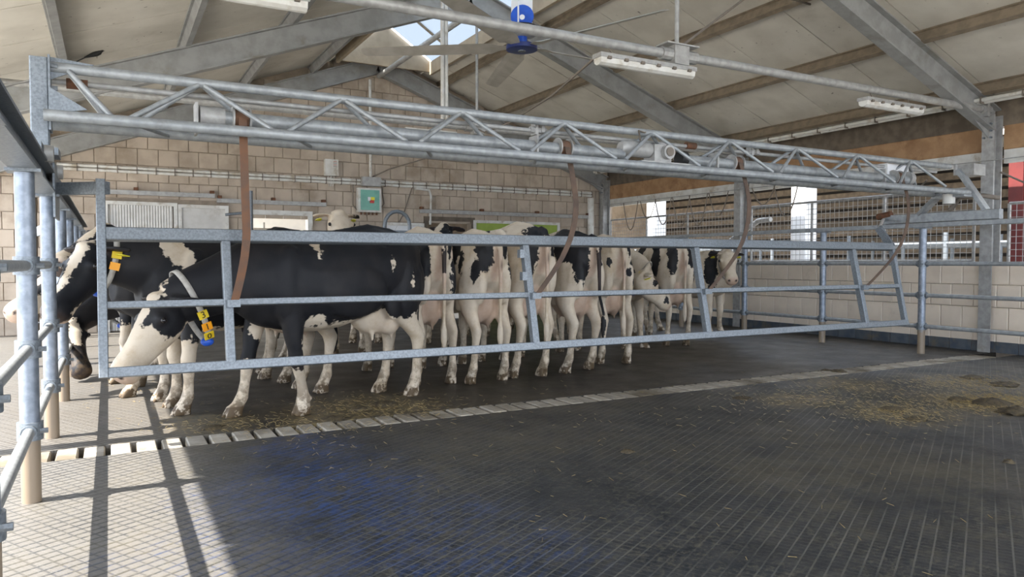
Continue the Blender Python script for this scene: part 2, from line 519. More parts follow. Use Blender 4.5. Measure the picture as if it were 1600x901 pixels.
for s in (-1, 1):
    slope_prism(XM+min(0, s*CURB), XM+max(0, s*CURB), 13.96, YB+.25, 0, .09).build('end_roof_panel', M['roof'], sk)

# ------------------------------------------------------------------ portal frames
desc = {-3.4: 'grey steel portal frame at the open end of the barn behind the fence start',
        1.1: 'grey steel portal frame spanning over the open rubber mat floor',
        5.6: 'grey steel portal frame over the crowd gate, carrying the lamps on its tie pipe',
        10.05: 'grey steel portal frame spanning over the cows between fan and block wall',
        14.36: 'grey steel portal frame standing against the block gable wall'}
for fy in FRAMES:
    t = thing('portal_frame', desc[fy], 'steel frame', (XM, fy, 0), 'portal frames of the barn')
    for s, xe in ((-1, XL+.12), (1, XR-.02)):
        n = Vector((.37*s, 0, 1)).normalized()
        MB().ibeam((XM, fy, zr(XM)+.03), (xe, fy, zr(xe)+.03), .16, .32, .014, .02, n).build('rafter', M['frame'], t)
        # haunch
        xh = xe-s*.5
        MB().prof((0, fy-.006, 0), (0, fy+.006, 0), [(xh, zr(xh)-.12), (xe, zr(xe)-.12), (xe, zr(xe)-.27)]).build('haunch', M['frame'], t)
        MB().ibeam((xe, fy, 0), (xe, fy, zr(xe)+.10), .16, .20, .012, .016, (1, 0, 0)).build('column', M['galv_white'] if s > 0 else M['frame'], t)
        for k in range(3):
            for q in (-.045, .045):
                MB().tube([(xe-s*.10, fy+q, zr(xe)-.02-.09*k), (xe-s*.135, fy+q, zr(xe)-.02-.09*k)], .014, 6).build('bolt', M['galv'], t)
    if fy in (1.1, 5.6, 10.05):
        MB().tube([(XL+.3, fy, 3.22), (XR-.2, fy, 3.22)], .045, 12).build('tie_pipe', M['galv_white'], t, True)
        MB().tube([(XM+.1, fy, 3.22), (XM+.1, fy, zr(XM)-.1)], .022, 8).build('hanger_rod', M['galv_white'], t, True)
        for xe in (XL+.32, XR-.22):
            MB().box((xe-.03, fy-.06, 3.12), (xe+.03, fy+.06, 3.34)).tube([(xe-.1, fy, 3.22), (xe+.1, fy, 3.22)], .06, 10).build('tie_bracket', M['galv_white'], t)
        mb = MB().box((XM+.02, fy-.07, 3.12), (XM+.2, fy+.07, 3.30)).box((XM-.09, fy-.09, 3.30), (XM+.31, fy+.09, 3.315)).tube([(XM-.1, fy, 3.22), (XM+.34, fy, 3.22)], .062, 10)
        mb.build('clamp_block', M['galv_white'], t)
# ridge pipe between the frames
t = MB().tube([(XM, 10.1, zr(XM)-.2), (XM, 14.3, zr(XM)-.2)], .05, 10).build('ridge_pipe', M['galv_white'], None, True,
      'pale steel pipe running along the ridge to the gable peak', 'pipe')

# ------------------------------------------------------------------ back wall of blocks
DOORS = [(-.06, 1.09, 2.26), (1.10, 1.95, 2.24), (2.33, 3.42, 2.10), (4.92, 5.80, 2.02), (5.88, 6.92, 2.08), (6.95, 8.12, 2.12), (8.16, 9.15, 2.12)]
HOLES = [(2.33, 3.42, 2.10), (5.88, 6.92, 2.08)]
wb = MB()
def gable_piece(x0, x1, z0):
    top = lambda x: zr(x)+.38
    xs = [x0]+([XM] if x0 < XM < x1 else [])+[x1]
    poly = [(x0, z0), (x1, z0)]+[(x, top(x)) for x in reversed(xs)]
    n = len(poly)
    v = [(x, YB, z) for x, z in poly]+[(x, YB+.14, z) for x, z in poly]
    wb.add(v, [tuple(range(n)), tuple(range(2*n-1, n-1, -1))]+[(i, i+n, (i+1) % n+n, (i+1) % n) for i in range(n)])
xs = XL-.1
for h in HOLES:
    gable_piece(xs, h[0], -.12)
    gable_piece(h[0], h[1], h[2])
    xs = h[1]
gable_piece(xs, XR+.3, -.12)
wall_b = wb.build('wall_back', M['mortar'], kind='structure')
BW, BH, G = .33, .29, .008
def block_mesh(w, h):
    c = .008
    mb = MB()
    a, b = w/2, h/2
    mb.add([(-a,0,-b),(a,0,-b),(a,0,b),(-a,0,b),(-a,-.014,-b),(a,-.014,-b),(a,-.014,b),(-a,-.014,b),(-a+c,-.022,-b+c),(a-c,-.022,-b+c),(a-c,-.022,b-c),(-a+c,-.022,b-c)],
           [(8,9,10,11),(4,5,9,8),(5,6,10,9),(6,7,11,10),(7,4,8,11),(0,1,5,4),(1,2,6,5),(2,3,7,6),(3,0,4,7)])
    return mb
cache = {}
low = MB()
count = 0
for r in range(0, 18):
    z0 = r*BH
    zc_ = z0+BH/2
    x = XL-.1-(BW/2 if r % 2 else 0)
    while x < XR:
        a, b = max(x, XL-.1), min(x+BW, XR-.0)
        segs = [(a, b)]
        for d0, d1, dt in DOORS:
            if z0 < dt-.10:
                new = []
                for p, q in segs:
                    if q <= d0 or p >= d1: new.append((p, q)); continue
                    if p < d0: new.append((p, d0))
                    if q > d1: new.append((d1, q))
                segs = new
        for p, q in segs:
            w = q-p-G
            if w < .04 or max(zr(p), zr(q)) < z0+BH-.30: continue
            h = BH-G
            if z0 >= 1.73:
                key = round(w, 3)
                if key not in cache: cache[key] = block_mesh(w, h).mesh('block', M['block'])
                inst('block', cache[key], ((p+q)/2, YB, zc_), wall_b)
                count += 1
            else:
                m2 = block_mesh(w, h)
                low.add([v+Vector(((p+q)/2, YB, zc_)) for v in m2.v], m2.f)
        x += BW
low.build('lower_blocks', M['block'], wall_b, kind='stuff')
print('blocks', count)
# doors in the back wall
def sheet_door(n, d, mat, label, ribs=True):
    x0, x1, zt_ = d
    t = thing('door_%d' % n, None, None, ((x0+x1)/2, YB-.03, 0), kind='structure')
    f = MB()
    f.box((x0, YB-.09, 0), (x0+.06, YB-.03, zt_)).box((x1-.06, YB-.09, 0), (x1, YB-.03, zt_)).box((x0+.06, YB-.09, zt_-.06), (x1-.06, YB-.03, zt_))
    f.build('door_frame', M['white_pvc'], t)
    p = MB()
    if ribs:
        x = x0+.06
        prof = []
        k = 0
        while x < x1-.06:
            prof.append((x, YB-.055 if k % 2 else YB-.045)); x += .022; k += 1
        n_ = len(prof)
        v = [(a, b, 0.02) for a, b in prof]+[(a, b, zt_-.06) for a, b in prof]+[(a, YB-.03, .02) for a, b in prof]+[(a, YB-.03, zt_-.06) for a, b in prof]
        p.add(v, [(i, i+1, n_+i+1, n_+i) for i in range(n_-1)]+[(2*n_+i+1, 2*n_+i, 3*n_+i, 3*n_+i+1) for i in range(n_-1)])
    else: p.box((x0+.06, YB-.06, .02), (x1-.06, YB-.035, zt_-.06))
    p.build('door_panel', mat, t)
    MB().box((x1-.11, YB-.12, 1.0), (x1-.085, YB-.09, 1.2)).build('handle', M['galv'], t)
    return t
sheet_door(1, DOORS[0], M['milky'], '')
sheet_door(2, DOORS[1], M['milky'], '', False)
sheet_door(3, DOORS[3], M['white_paint'], '', False)
sheet_door(4, DOORS[5], M['green_panel'], '', False)
sheet_door(5, DOORS[6], M['green_panel'], '', False)
dw = MB().box((5.10, YB-.075, 1.0), (5.62, YB-.062, 1.86)).build('window_1', M['galv'], kind='structure')
for i, h in enumerate(HOLES):
    f = MB()
    f.box((h[0]-.07, YB-.06, 0), (h[0]+.02, YB+.16, h[2])).box((h[1]-.02, YB-.06, 0), (h[1]+.07, YB+.16, h[2])).box((h[0]-.07, YB-.06, h[2]), (h[1]+.07, YB+.16, h[2]+.09))
    f.build('trim_%d' % (i+1), M['white_pvc'] if i == 0 else M['old_timber'], kind='structure')
# bright room seen through the first opening
MB().box((1.2, 18.4, 0), (5.2, 18.5, 3.0)).build('wall_milking_room', M['white_paint'], kind='structure')
MB().box((5.3, 16.4, 0), (8.2, 16.5, 3.0)).build('wall_store_room', M['old_timber'], kind='structure')
MB().box((.8, 14.66, 3.05), (8.6, 18.7, 3.15)).build('dimming_roof_milking_room', M['roof'], kind='structure')  # unseen roof added to dim the white room behind the opening
st = thing('pipe_stall', 'bent grey stall pipes in the white room behind the block wall', 'stall pipes', (2.9, 16.2, 0))
MB().tube([(1.9, 16.2, 1.9), (3.1, 16.2, 1.9), (3.35, 16.2, 1.82), (3.5, 16.2, 1.6), (3.5, 16.2, 0)], .03, 8).build('bent_pipe', M['galv_white'], st, True)
for q in (2.2, 2.45, 2.9): MB().tube([(q, 16.25, 0), (q, 16.25, 2.05)], .02, 8).build('upright', M['galv_white'], st, True)
# sliding rails above the doors
def rail(x0, x1, z, label):
    t = thing('sliding_rail', label, 'door rail', ((x0+x1)/2, YB-.08, z))
    MB().box((x0, YB-.11, z-.045), (x1, YB-.05, z+.03)).build('track', M['galv_white'], t)
    n = max(2, int((x1-x0)/1.2))
    for i in range(n+1):
        xx = x0+.05+(x1-x0-.1)*i/n
        MB().box((xx-.035, YB-.115, z+.03), (xx+.035, YB-.02, z+.085)).build('bracket', M['rust'], t)
rail(-.85, 1.72, 2.42, 'pale sliding door rail above the ribbed white door')
rail(1.75, 3.75, 2.34, 'dusty sliding door rail above the opening to the white room')
rail(5.7, 10.0, 2.28, 'long dusty sliding rail above the green doors')
# twin conduits along the wall
t = thing('wall_conduit', 'pair of pale cable conduits strapped across the block wall', 'conduit', (4.7, YB-.05, 2.8))
for z in (2.84, 2.775): MB().tube([(-1.2, YB-.05, z), (10.05, YB-.05, z)], .028, 8).build('conduit_pipe', M['white_pvc'], t, True)
for i in range(38):
    MB().box((-1.05+i*.30, YB-.085, 2.742), (-1.035+i*.30, YB-.018, 2.874)).build('strap', M['cable'], t)
# downpipe in the corner
MB().tube([(10.0, YB-.10, 0), (10.0, YB-.10, 2.72)], .075, 12).build('downpipe', M['white_pvc'], None, True, 'light grey downpipe in the corner of the block wall', 'pipe')
# grey isolator box
p = atY(517, 262, YB-.06)
t = thing('isolator_box', 'small light grey switch box on the block wall above the conduits', 'switch box', (p.x, YB-.06, p.z-.14))
MB().box((p.x-.13, YB-.13, p.z-.16), (p.x+.13, YB-.02, p.z+.16)).build('box', M['white_pvc'], t)
for k in range(4): MB().box((p.x+.03, YB-.134, p.z+.02+k*.03), (p.x+.10, YB-.131, p.z+.028+k*.03)).build('printed_line', M['red'] if k % 2 else M['cable'], t)
for k in (-.06, 0, .06): MB().tube([(p.x+k, YB-.07, p.z-.16), (p.x+k*.8, YB-.06, p.z-.26), (p.x+k*.6, YB-.05, p.z-.36)], .009, 6).build('wire', M['white_pvc'], t, True)
# green lidded control box
p = atY(576, 313, YB-.08)
t = thing('control_box', 'control box with green lid and warning sticker on the block wall', 'control box', (p.x, YB-.08, p.z-.25))
MB().box((p.x-.24, YB-.16, p.z-.24), (p.x+.24, YB-.02, p.z+.24)).build('housing', M['white_pvc'], t)
lid = MB().box((p.x-.19, YB-.185, p.z-.20), (p.x+.19, YB-.16, p.z+.20)).build('lid', M['green_lid'], t)
MB().box((p.x-.05, YB-.19, p.z-.02), (p.x+.01, YB-.186, p.z+.06)).build('sticker', M['white_paint'], lid)
MB().box((p.x+.01, YB-.19, p.z+.0), (p.x+.09, YB-.186, p.z+.06)).build('sticker', M['lime_yellow'], lid)
MB().box((p.x-.01, YB-.19, p.z-.06), (p.x+.08, YB-.186, p.z+.0)).build('sticker', M['red'], lid)
for k in range(5): MB().tube([(p.x-.16+k*.08, YB-.09, p.z-.24), (p.x-.16+k*.08, YB-.09, p.z-.29)], .018, 6).build('gland', M['rust'], t)
MB().tube([(p.x-.2, YB-.05, p.z-.24), (p.x-.31, YB-.05, p.z-.1), (p.x-.31, YB-.05, p.z+.3), (p.x-.2, YB-.05, p.z+.42)], .012, 6).build('wire', M['cable'], t, True)
MB().tube([(p.x+.2, YB-.05, p.z-.24), (p.x+.33, YB-.05, p.z-.05), (p.x+.28, YB-.05, p.z+.3)], .012, 6).build('wire', M['cable'], t, True)
b = thing('junction_box', 'flat grey junction box on top of the green lidded control box', 'junction box', (p.x+.05, YB-.09, p.z+.28))
MB().box((p.x-.16, YB-.20, p.z+.28), (p.x+.22, YB-.085, p.z+.46)).build('box', M['galv_white'], b)
MB().tube([(p.x+.03, YB-.12, p.z+.46), (p.x+.03, YB-.12, zr(p.x)-.2)], .03, 8).build('riser_conduit', M['white_pvc'], b, True)
pts = [(p.x+.05, YB-.08, p.z+.46), (p.x+.35, YB-.3, p.z+.62), (p.x+.9, YB-.9, p.z+.8), (p.x+1.3, YB-2.4, 3.0), (4.9, 10.2, 3.2)]
MB().tube(pts, .014, 6).build('wire', M['cable'], b, True)
pts = [(p.x+.95, YB-.05, 2.78), (p.x+.75, YB-.05, 2.2), (p.x+.55, YB-.05, 1.85), (p.x+.2, YB-.05, 1.75)]
MB().tube(pts, .011, 6).build('hanging_wire', M['cable'], None, True, 'thin dark wire hanging beside the control box', 'wire')
MB().tube([(p.x+1.0, YB-.05, 2.74), (p.x+1.32, YB-.05, 2.72), (p.x+1.36, YB-.05, 2.6), (p.x+1.34, YB-.05, 2.0)], .026, 8).build('drop_conduit', M['white_pvc'], None, True, 'short pale drop conduit below the wall conduits', 'conduit')
# hoop and upright of the parlour entrance, between cows and wall
hp = atY(622, 362, 12.6)
xA, xB = atY(601, 340, 12.6).x, atY(640, 340, 12.6).x
ztop = atY(620, 330, 12.6).z
pts = [(xA, 12.6, 0), (xA, 12.6, ztop-.25)]+[((xA+xB)/2-math.cos(a)*(xB-xA)/2, 12.6, ztop-.25+math.sin(a)*.25) for a in [math.pi*k/8 for k in range(1, 8)]]+[(xB, 12.6, ztop-.25), (xB, 12.6, 0)]
MB().tube(pts, .035, 10).build('pipe_hoop', M['galv'], None, True, 'grey bent steel hoop standing in front of the control box wall', 'pipe hoop')
q = atY(391, 330, 11.5)
t = thing('gate_upright', 'slim galvanised upright with side arm in front of the white room opening', 'post', (q.x, 11.5, 0))
MB().tube([(q.x, 11.5, 0), (q.x, 11.5, atY(391, 298, 11.5).z)], .04, 10).build('post', M['galv'], t, True)
MB().tube([(q.x, 11.5, 1.95), (q.x-.35, 11.5, 1.90)], .02, 8).build('arm', M['galv'], t, True)

# ------------------------------------------------------------------ right wall: tiles, plinth, mesh, timber
wr_ = MB().box((XR, YN, -.12), (XR+.14, YB, 1.2)).build('wall_right', M['grout'], kind='structure')
TW = .30
def tile_mesh(w, h):
    m = block_mesh(w, h)
    m.v = [Vector((p.y, -p.x, p.z)) for p in m.v]
    return m
tm = tile_mesh(TW-.006, TW-.006).mesh('tile', M['tile'])
th = tile_mesh(TW/2-.006, TW-.006).mesh('tile', M['tile'])
for r in range(4):
    y = 2.5+(TW/2 if r % 2 else 0)
    if r % 2: inst('tile', th, (XR, 2.5+TW/4, r*TW+TW/2), wr_)
    while y+TW <= YB-.02:
        inst('tile', tm, (XR, y+TW/2, r*TW+TW/2), wr_)
        y += TW
pl = MB()
bb = MB().box((XR-.03, 2.5, 0), (XR-.021, YB-.06, .14)).build('baseboard_right', M['grout'], kind='structure')
pm_ = MB().box((-.012, -.145, 0), (0, .145, .145)).mesh('plinth_tile', M['plinth'])
y = 2.5
while y < YB-.4:
    inst('plinth_tile', pm_, (XR-.03, y+.15, 0), bb)
    y += .30
# mesh panels between the columns
def mesh_panel(y0, y1, z0, z1, label, xx=XR+.05):
    t = thing('wire_mesh_panel', label, 'wire mesh', (xx, (y0+y1)/2, z0), 'mesh panels on the tiled wall')
    f = MB()
    for z in (z0+.02, z1): f.tube([(xx, y0, z), (xx, y1, z)], .02, 8)
    f.build('frame_rail', M['galv_white'], t, True)
    n = max(1, round((y1-y0)/1.45))
    for i in range(n+1): MB().tube([(xx, y0+(y1-y0)*i/n, z0), (xx, y0+(y1-y0)*i/n, z1)], .022, 8).build('frame_post', M['galv_white'], t, True)
    w = MB()
    y = y0
    while y < y1:
        w.tube([(xx-.02, y, z0), (xx-.02, y, z1)], .0042, 4, False); y += .085
    z = z0+.05
    while z < z1:
        w.tube([(xx-.02, y0, z), (xx-.02, y1, z)], .0042, 4, False); z += .085
    w.build('wire_mesh', M['galv_white'], t, kind='stuff')
mesh_panel(5.85, 9.85, 1.2, 2.22, 'wire mesh panel on the tiled wall behind the right end of the crowd gate')
mesh_panel(10.25, 14.2, 1.2, 2.2, 'wire mesh panel on the tiled wall next to the block wall corner')
mesh_panel(3.6, 5.4, 1.15, 1.98, 'lower wire mesh panel on the tiled wall in front of the red post')
for i, (y0, y1) in enumerate(((1.2, 5.5), (5.72, 9.95), (10.17, 14.3))):
    MB().beam((XR+.12, y0, 2.86), (XR+.12, y1, 2.86), .10, .32).build('timber_beam', M['timber'], None, False,
        ['orange brown timber beam near the red post', 'orange brown timber beam above the mesh behind the crowd gate', 'orange brown timber beam above the mesh by the block wall corner'][i], 'timber beam', 'timber wall beams')
    MB().box((XR+.08, y0, 2.52), (XR+.13, y1, 2.70)).build('fascia_board', M['white_pvc'], None, False,
        ['pale fascia board under the timber beam near the red post', 'pale fascia board under the timber beam behind the crowd gate', 'pale fascia board under the timber beam by the block wall corner'][i], 'board', 'fascia boards')
    MB().box((XR+.08, y0-.1, 3.02), (XR+.14, y1+.1, zp(XR+.14)-.005)).build('eave_board', M['old_timber'], None, False,
        ['dark eave board above the timber beam near the red post', 'dark eave board above the timber beam behind the crowd gate', 'dark eave board above the timber beam by the block wall corner'][i], 'board', 'eave boards')
# conduit pair below the right eave
t = thing('eave_conduit', 'pair of pale conduits strapped below the roof along the right eave', 'conduit', (9.9, 9, 3.1))
for k in (0, .06): MB().tube([(9.95+k, 1.2, zp(9.98+k)-.26), (9.95+k, 14.2, zp(9.98+k)-.26)], .026, 8).build('conduit_pipe', M['white_pvc'], t, True)
for i in range(26): MB().box((9.915, 1.5+i*.5, zp(10.0)-.30), (10.045, 1.515+i*.5, zp(10.0)-.215)).build('strap', M['cable'], t)
# cables with hanging loops
t = thing('festoon_cable', 'grey festoon cable with hanging loops on a wire above the mesh wall', 'cable', (XR-.12, 9, 2.5))
MB().tube([(XR-.15, 1.5, 2.55), (XR-.15, 14.2, 2.55)], .007, 6).build('carrier_wire', M['galv_white'], t)
for i, y in enumerate((8.9, 9.4, 10.5, 11.05, 11.55, 12.1, 12.6, 13.2)):
    dz = (.55, .32, .45, .62, .62, .55, .4, .62)[i]
    MB().tube([(XR-.15, y-.26+.52*k/10, 2.55-dz*(1-((k-5)/5)**2)) for k in range(11)], .011, 6).build('cable_loop', M['cable'], t, True)
for y in (6.0, 6.7, 7.4):
    MB().tube([(XR-.15, y, 2.55), (XR-.15, y, 2.40)], .03, 6).build('cable_trolley', M['galv_white'], t, True)
MB().tube([(XR-.15, 7.0, 2.52), (XR-.2, 6.5, 2.25), (9.6, 6.0, 2.3)], .012, 6).build('cable_loop', M['cable'], t, True)
MB().tube([(XR+.0, 5.5, 2.4), (XR+.1, 5.0, 2.1), (XR+.1, 4.3, 2.05), (XR+.1, 3.4, 2.2)], .014, 6).build('cable_loop', M['cable'], t, True)

# ------------------------------------------------------------------ neighbouring shed behind the mesh wall
for y, lab in ((10.1, 'white square column behind the mesh wall beside the crowd gate strap'), (14.6, 'white square column behind the mesh near the block wall corner'), (4.9, 'white square column behind the mesh wall near the red post')):
    c = MB().beam((12.15, y, 0), (12.15, y, 3.6), .36, .36, (0, 1, 0)).build('white_column', M['white_paint'], None, False, lab, 'column', 'white columns of the next shed')
MB().add([(12.6, -4, 3.25), (24, -4, 5.2), (24, 24, 5.2), (12.6, 24, 3.25), (12.6, -4, 3.33), (24, -4, 5.28), (24, 24, 5.28), (12.6, 24, 3.33)],
         [(0,1,2,3),(4,7,6,5),(0,4,5,1),(1,5,6,2),(2,6,7,3),(3,7,4,0)]).build('ceiling_next_shed', M['roof'], kind='structure')
wn_ = MB().box((19.1, -4, -.03), (19.2, 26, 4.5)).build('wall_next_shed', M['pit'], kind='structure')
for k in range(13):
    MB().box((19.0, -4, .35+k*.27), (19.05, 26, .35+k*.27+.19)).build('board', M['old_timber'], wn_)
MB().box((10.9, 22.9, 0), (19, 23, 4)).build('wall_next_shed_end', M['block'], kind='structure')
for i, y in enumerate((4, 8, 12, 16, 20)):
    MB().ibeam((12.7, y, 3.1), (19, y, 4.2), .1, .2).build('rafter', M['frame'], wn_)
for i, xx in enumerate((13.4, 15.2, 17.0)):
    t = thing('cubicle_rail', ['row of pale stall rails just behind the white columns', 'row of pale stall rails in the middle of the next shed', 'row of pale stall rails close to the slatted boards'][i], 'stall rail', (xx, 10, 0), 'stall rails of the next shed')
    for z in (.55, 1.05, 1.55): MB().tube([(xx, 0, z), (xx, 20, z)], .03, 8).build('rail', M['galv'], t, True)
    for k in range(11): MB().tube([(xx, 2*k, 0), (xx, 2*k, 1.75)], .04, 8).build('post', M['galv'], t, True)
MB().tube([(XR+.6, 11.25, -.03), (XR+.6, 11.2, 1.2), (XR+.6, 10.9, 1.65), (XR+.6, 10.2, 2.0), (XR+.6, 9.9, 2.02)], .05, 10).build('bent_pipe', M['galv_white'], None, True, 'thick bent pale pipe behind the mesh beside the grey column', 'pipe')
MB().ibeam((11.9, 6.02, 0), (11.9, 6.02, 3.4), .2, .2, .014, .02, (1, 0, 0)).build('red_column', M['red_steel'], None, False, 'dark red steel column behind the lower mesh panel', 'column')

# ------------------------------------------------------------------ fences
def fence(xf, label, side):
    t = thing('pipe_fence', label, 'fence', (xf, 7, 0), 'pipe fences beside the waiting area')
    for y in POST_Y:
        r = .044 if side < 0 else .046
        MB().tube([(xf, y, 0), (xf, y, 1.655)], r, 16).build('post', M['galv_post'], t, True)
        for z in (.36, .77, 1.185):
            mb = MB()
            mb.tube([(xf, y, z-.045), (xf, y, z+.045)], r+.014, 14)
            mb.tube([(xf+.035*0, y-.075, z), (xf, y+.075, z)], .036, 10)
            mb.tube([(xf-side*(r+.0), y-.03, z), (xf-side*(r+.035), y-.03, z)], .014, 6)
            mb.build('clamp', M['galv'], t, True)
        MB().box((xf-.075, y-.075, 1.645), (xf+.075, y+.075, 1.66)).build('head_plate', M['galv'], t)
    for z in (.36, .77, 1.185):
        MB().tube([(xf, .2, z), (xf, 14.2, z)], .026, 12).build('rail', M['galv_light'], t, True)  # paler steel carries the sky reflection in its colour
    if side < 0:
        MB().ibeam((xf, .0, 1.73), (xf, 14.2, 1.73), .12, .14, .012, .014).build('track_beam', M['galv'], t)
    else:
        MB().beam((xf, .0, 1.69), (xf, 14.2, 1.69), .07, .06).build('track_beam', M['galv_light'], t)  # track lightened the same way, sky reflection put into the steel colour
fence(FX_L, 'galvanised pipe fence with a steel track beam along the sunny side', -1)
fence(FX_R, 'galvanised pipe fence with slim track in front of the tiled wall', 1)
# brown timber post and low wall on the open side
MB().beam((-1.05, 13.9, 0), (-1.05, 13.9, 2.9), .12, .16, (0, 1, 0)).build('timber_post', M['old_timber'], None, False, 'dark brown timber post by the block wall behind the sunny fence', 'post')
MB().beam((-.62, 9.0, 1.52), (-.38, 8.2, 1.60), .05, .10).build('side_bracket', M['galv'], None, False, 'flat galvanised bracket fixed behind the sunny fence', 'bracket')

# ------------------------------------------------------------------ crowd gate carriage: truss
YT, YF, YK = 5.45, 5.27, 5.63
ZT, ZB = 2.42, 2.09
tr = thing('lattice_girder', 'long galvanised lattice girder spanning the barn above the crowd gate', 'lattice girder', (4.5, YT, ZB))
XA, XZ = -.30, 9.18
MB().tube([(XA, YT, ZT), (XZ, YT, ZT-.03)], .034, 12).build('top_chord', M['galv_light'], tr, True)
for y in (YF, YK): MB().tube([(XA-.03, y, ZB), (XZ+.1, y, ZB-.03)], .036, 12).build('bottom_chord', M['galv_light'], tr, True)
ap = [-.20+.975*k-.2*0 for k in range(0, 10)]
apex = [.57+.975*k for k in range(0, 9)]
nodesb = [.57-.4875+.975*k for k in range(0, 10)]
for k, xa in enumerate([-.22]+apex):
    for y in (YF, YK):
        xl = nodesb[k-1] if k else None
        xr_ = nodesb[k] if k < len(nodesb) else None
        if xl is not None: MB().tube([(xa-.02, YT+(y-YT)*.12, ZT-.02), (xl+.05, y, ZB+.02)], .017, 8).build('diagonal', M['galv_light'], tr, True)
        if xr_ is not None: MB().tube([(xa+.02, YT+(y-YT)*.12, ZT-.02), (xr_-.05, y, ZB+.02)], .017, 8).build('diagonal', M['galv_light'], tr, True)
for k, xb in enumerate(nodesb):
    MB().tube([(xb+.1, YF, ZB-.02), (xb+.3, YK, ZB-.02)], .014, 8).build('cross_brace', M['galv_light'], tr, True)
# drive shaft inside the girder
ds = thing('drive_shaft', 'thin pale drive shaft running inside the lattice girder', 'shaft', (4.5, 5.58, 2.36))
MB().tube([(XA-.05, 5.56, 2.355), (XZ-.1, 5.56, 2.33)], .019, 10).build('shaft', M['galv_white'], ds, True)
for xx in (-.16, 5.05): MB().tube([(xx-.06, 5.56, 2.35), (xx+.06, 5.56, 2.35)], .034, 8).build('coupling', M['rust'], ds, True)
for xx in (3.3, 5.9): MB().tube([(xx-.08, 5.56, 2.35), (xx+.08, 5.56, 2.35)], .03, 8).box((xx-.04, 5.53, 2.31), (xx-.01, 5.61, 2.41)).box((xx+.02, 5.52, 2.33), (xx+.05, 5.60, 2.42)).build('universal_joint', M['galv_white'], ds)
# winch tube
wt_ = thing('winch_tube', 'thick galvanised winch tube with strap spools above the bottom chords', 'winch', (4.5, YT, 2.16))
ZW = 2.20
MB().tube([(.62, 5.47, ZW), (4.15, 5.47, ZW-.01)], .05, 14).build('tube', M['galv_light'], wt_, True)
MB().tube([(4.9, 5.47, ZW-.01), (8.35, 5.47, ZW-.02)], .05, 14).build('tube', M['galv_light'], wt_, True)
SPOOLS = [.83, 3.5, 5.56, 8.15]
for i, xs_ in enumerate(SPOOLS):
    for q in (-.055, .055): MB().tube([(xs_+q-.006, 5.47, ZW), (xs_+q+.006, 5.47, ZW)], .085, 18).build('spool_disc', M['galv_white'], wt_, True)
    MB().tube([(xs_-.045, 5.47, ZW), (xs_+.045, 5.47, ZW)], .068, 14).build('strap_roll', M['strap'], wt_, True)
    MB().box((xs_-.30, 5.40, ZB-.02), (xs_-.285, 5.54, ZW+.08)).build('bearing_plate', M['galv_white'], wt_)
MB().tube([(.56, 5.47, ZW), (.72, 5.47, ZW)], .068, 14).build('collar', M['galv_white'], wt_, True)
MB().tube([(8.35, 5.47, ZW), (8.42, 5.47, ZW)], .08, 14).build('collar', M['galv_white'], wt_, True)
# gear motor
gm_ = thing('gear_motor', 'dusty white gear motor driving the winch tube inside the girder', 'motor', (4.55, 5.47, 2.12))
MB().tube([(4.12, 5.47, ZW+.05), (4.16, 5.47, ZW+.05), (4.44, 5.47, ZW+.05), (4.48, 5.47, ZW+.05)], [.05, .075, .075, .06], 14).build('motor_body', M['galv_white'], gm_, True)
MB().box((4.46, 5.39, ZW-.07), (4.66, 5.55, ZW+.10)).build('gear_box', M['galv_white'], gm_)
MB().tube([(4.60, 5.39, ZW+.03), (4.60, 5.34, ZW+.03)], .065, 16).build('gear_cover', M['galv_white'], gm_, True)
MB().tube([(4.60, 5.34, ZW+.03), (4.60, 5.33, ZW+.03)], .042, 16).build('cover_cap', M['cable'], gm_, True)
MB().box((4.25, 5.32, ZW-.085), (4.9, 5.5, ZW-.07)).build('mounting_plate', M['galv_white'], gm_)
MB().tube([(4.82, 5.47, ZW), (4.9, 5.47, ZW)], .07, 12).build('sprocket', M['black'], gm_, True)
MB().tube([(4.3, 5.40, ZW+.12), (4.25, 5.36, ZW+.2), (4.36, 5.42, ZT-.02), (4.5, 5.45, ZT+.02)], .009, 6).build('motor_cable', M['cable'], gm_, True)
# end carriages
cl = thing('end_carriage', 'upright galvanised end carriage of the girder on the sunny track beam', 'carriage', (FX_L, YT, 1.80), 'end carriages of the girder')
MB().beam((FX_L, YT+.02, 1.80), (FX_L, YT+.02, 2.47), .10, .10, (0, 1, 0)).build('upright', M['galv'], cl)
MB().box((FX_L+.05, YT-.07, 2.02), (FX_L+.062, YT+.10, 2.48)).build('end_plate', M['galv'], cl)
for k, z in enumerate((2.42, 2.28, 2.16)): MB().tube([(FX_L+.055, YT-.045, z), (FX_L+.10, YT-.045, z)], .016, 6).build('bolt', M['galv'], cl)
MB().prof((0, YT-.006, 0), (0, YT+.006, 0), [((FX_L+.06), 2.48), ((FX_L+.30), 2.46), ((FX_L+.06), 2.34)]).build('gusset', M['galv'], cl)
MB().prof((0, YF-.006, 0), (0, YF+.006, 0), [((FX_L+.06), 2.26), ((FX_L+.26), 2.14), ((FX_L+.06), 2.10)]).build('gusset', M['galv'], cl)
MB().box((FX_L-.07, YT-.12, 1.86), (FX_L+.10, YT+.14, 1.905)).build('saddle', M['galv'], cl)
MB().beam((FX_L, YT-.55, 1.845), (FX_L, YT+.75, 1.845), .08, .085).build('runner_beam', M['galv'], cl)
for y in (YT-.4, YT+.6): MB().tube([(FX_L+.045, y, 1.83), (FX_L+.09, y, 1.83)], .05, 12).build('wheel', M['galv_white'], cl, True)
MB().box((FX_L+.045, YT+.25, 1.50), (FX_L+.058, YT+.75, 1.86)).build('side_plate', M['galv'], cl)
MB().beam((FX_L+.06, YT+.45, 1.70), (.0, YT+.2, 1.70), .05, .085).build('gate_arm', M['galv'], cl)
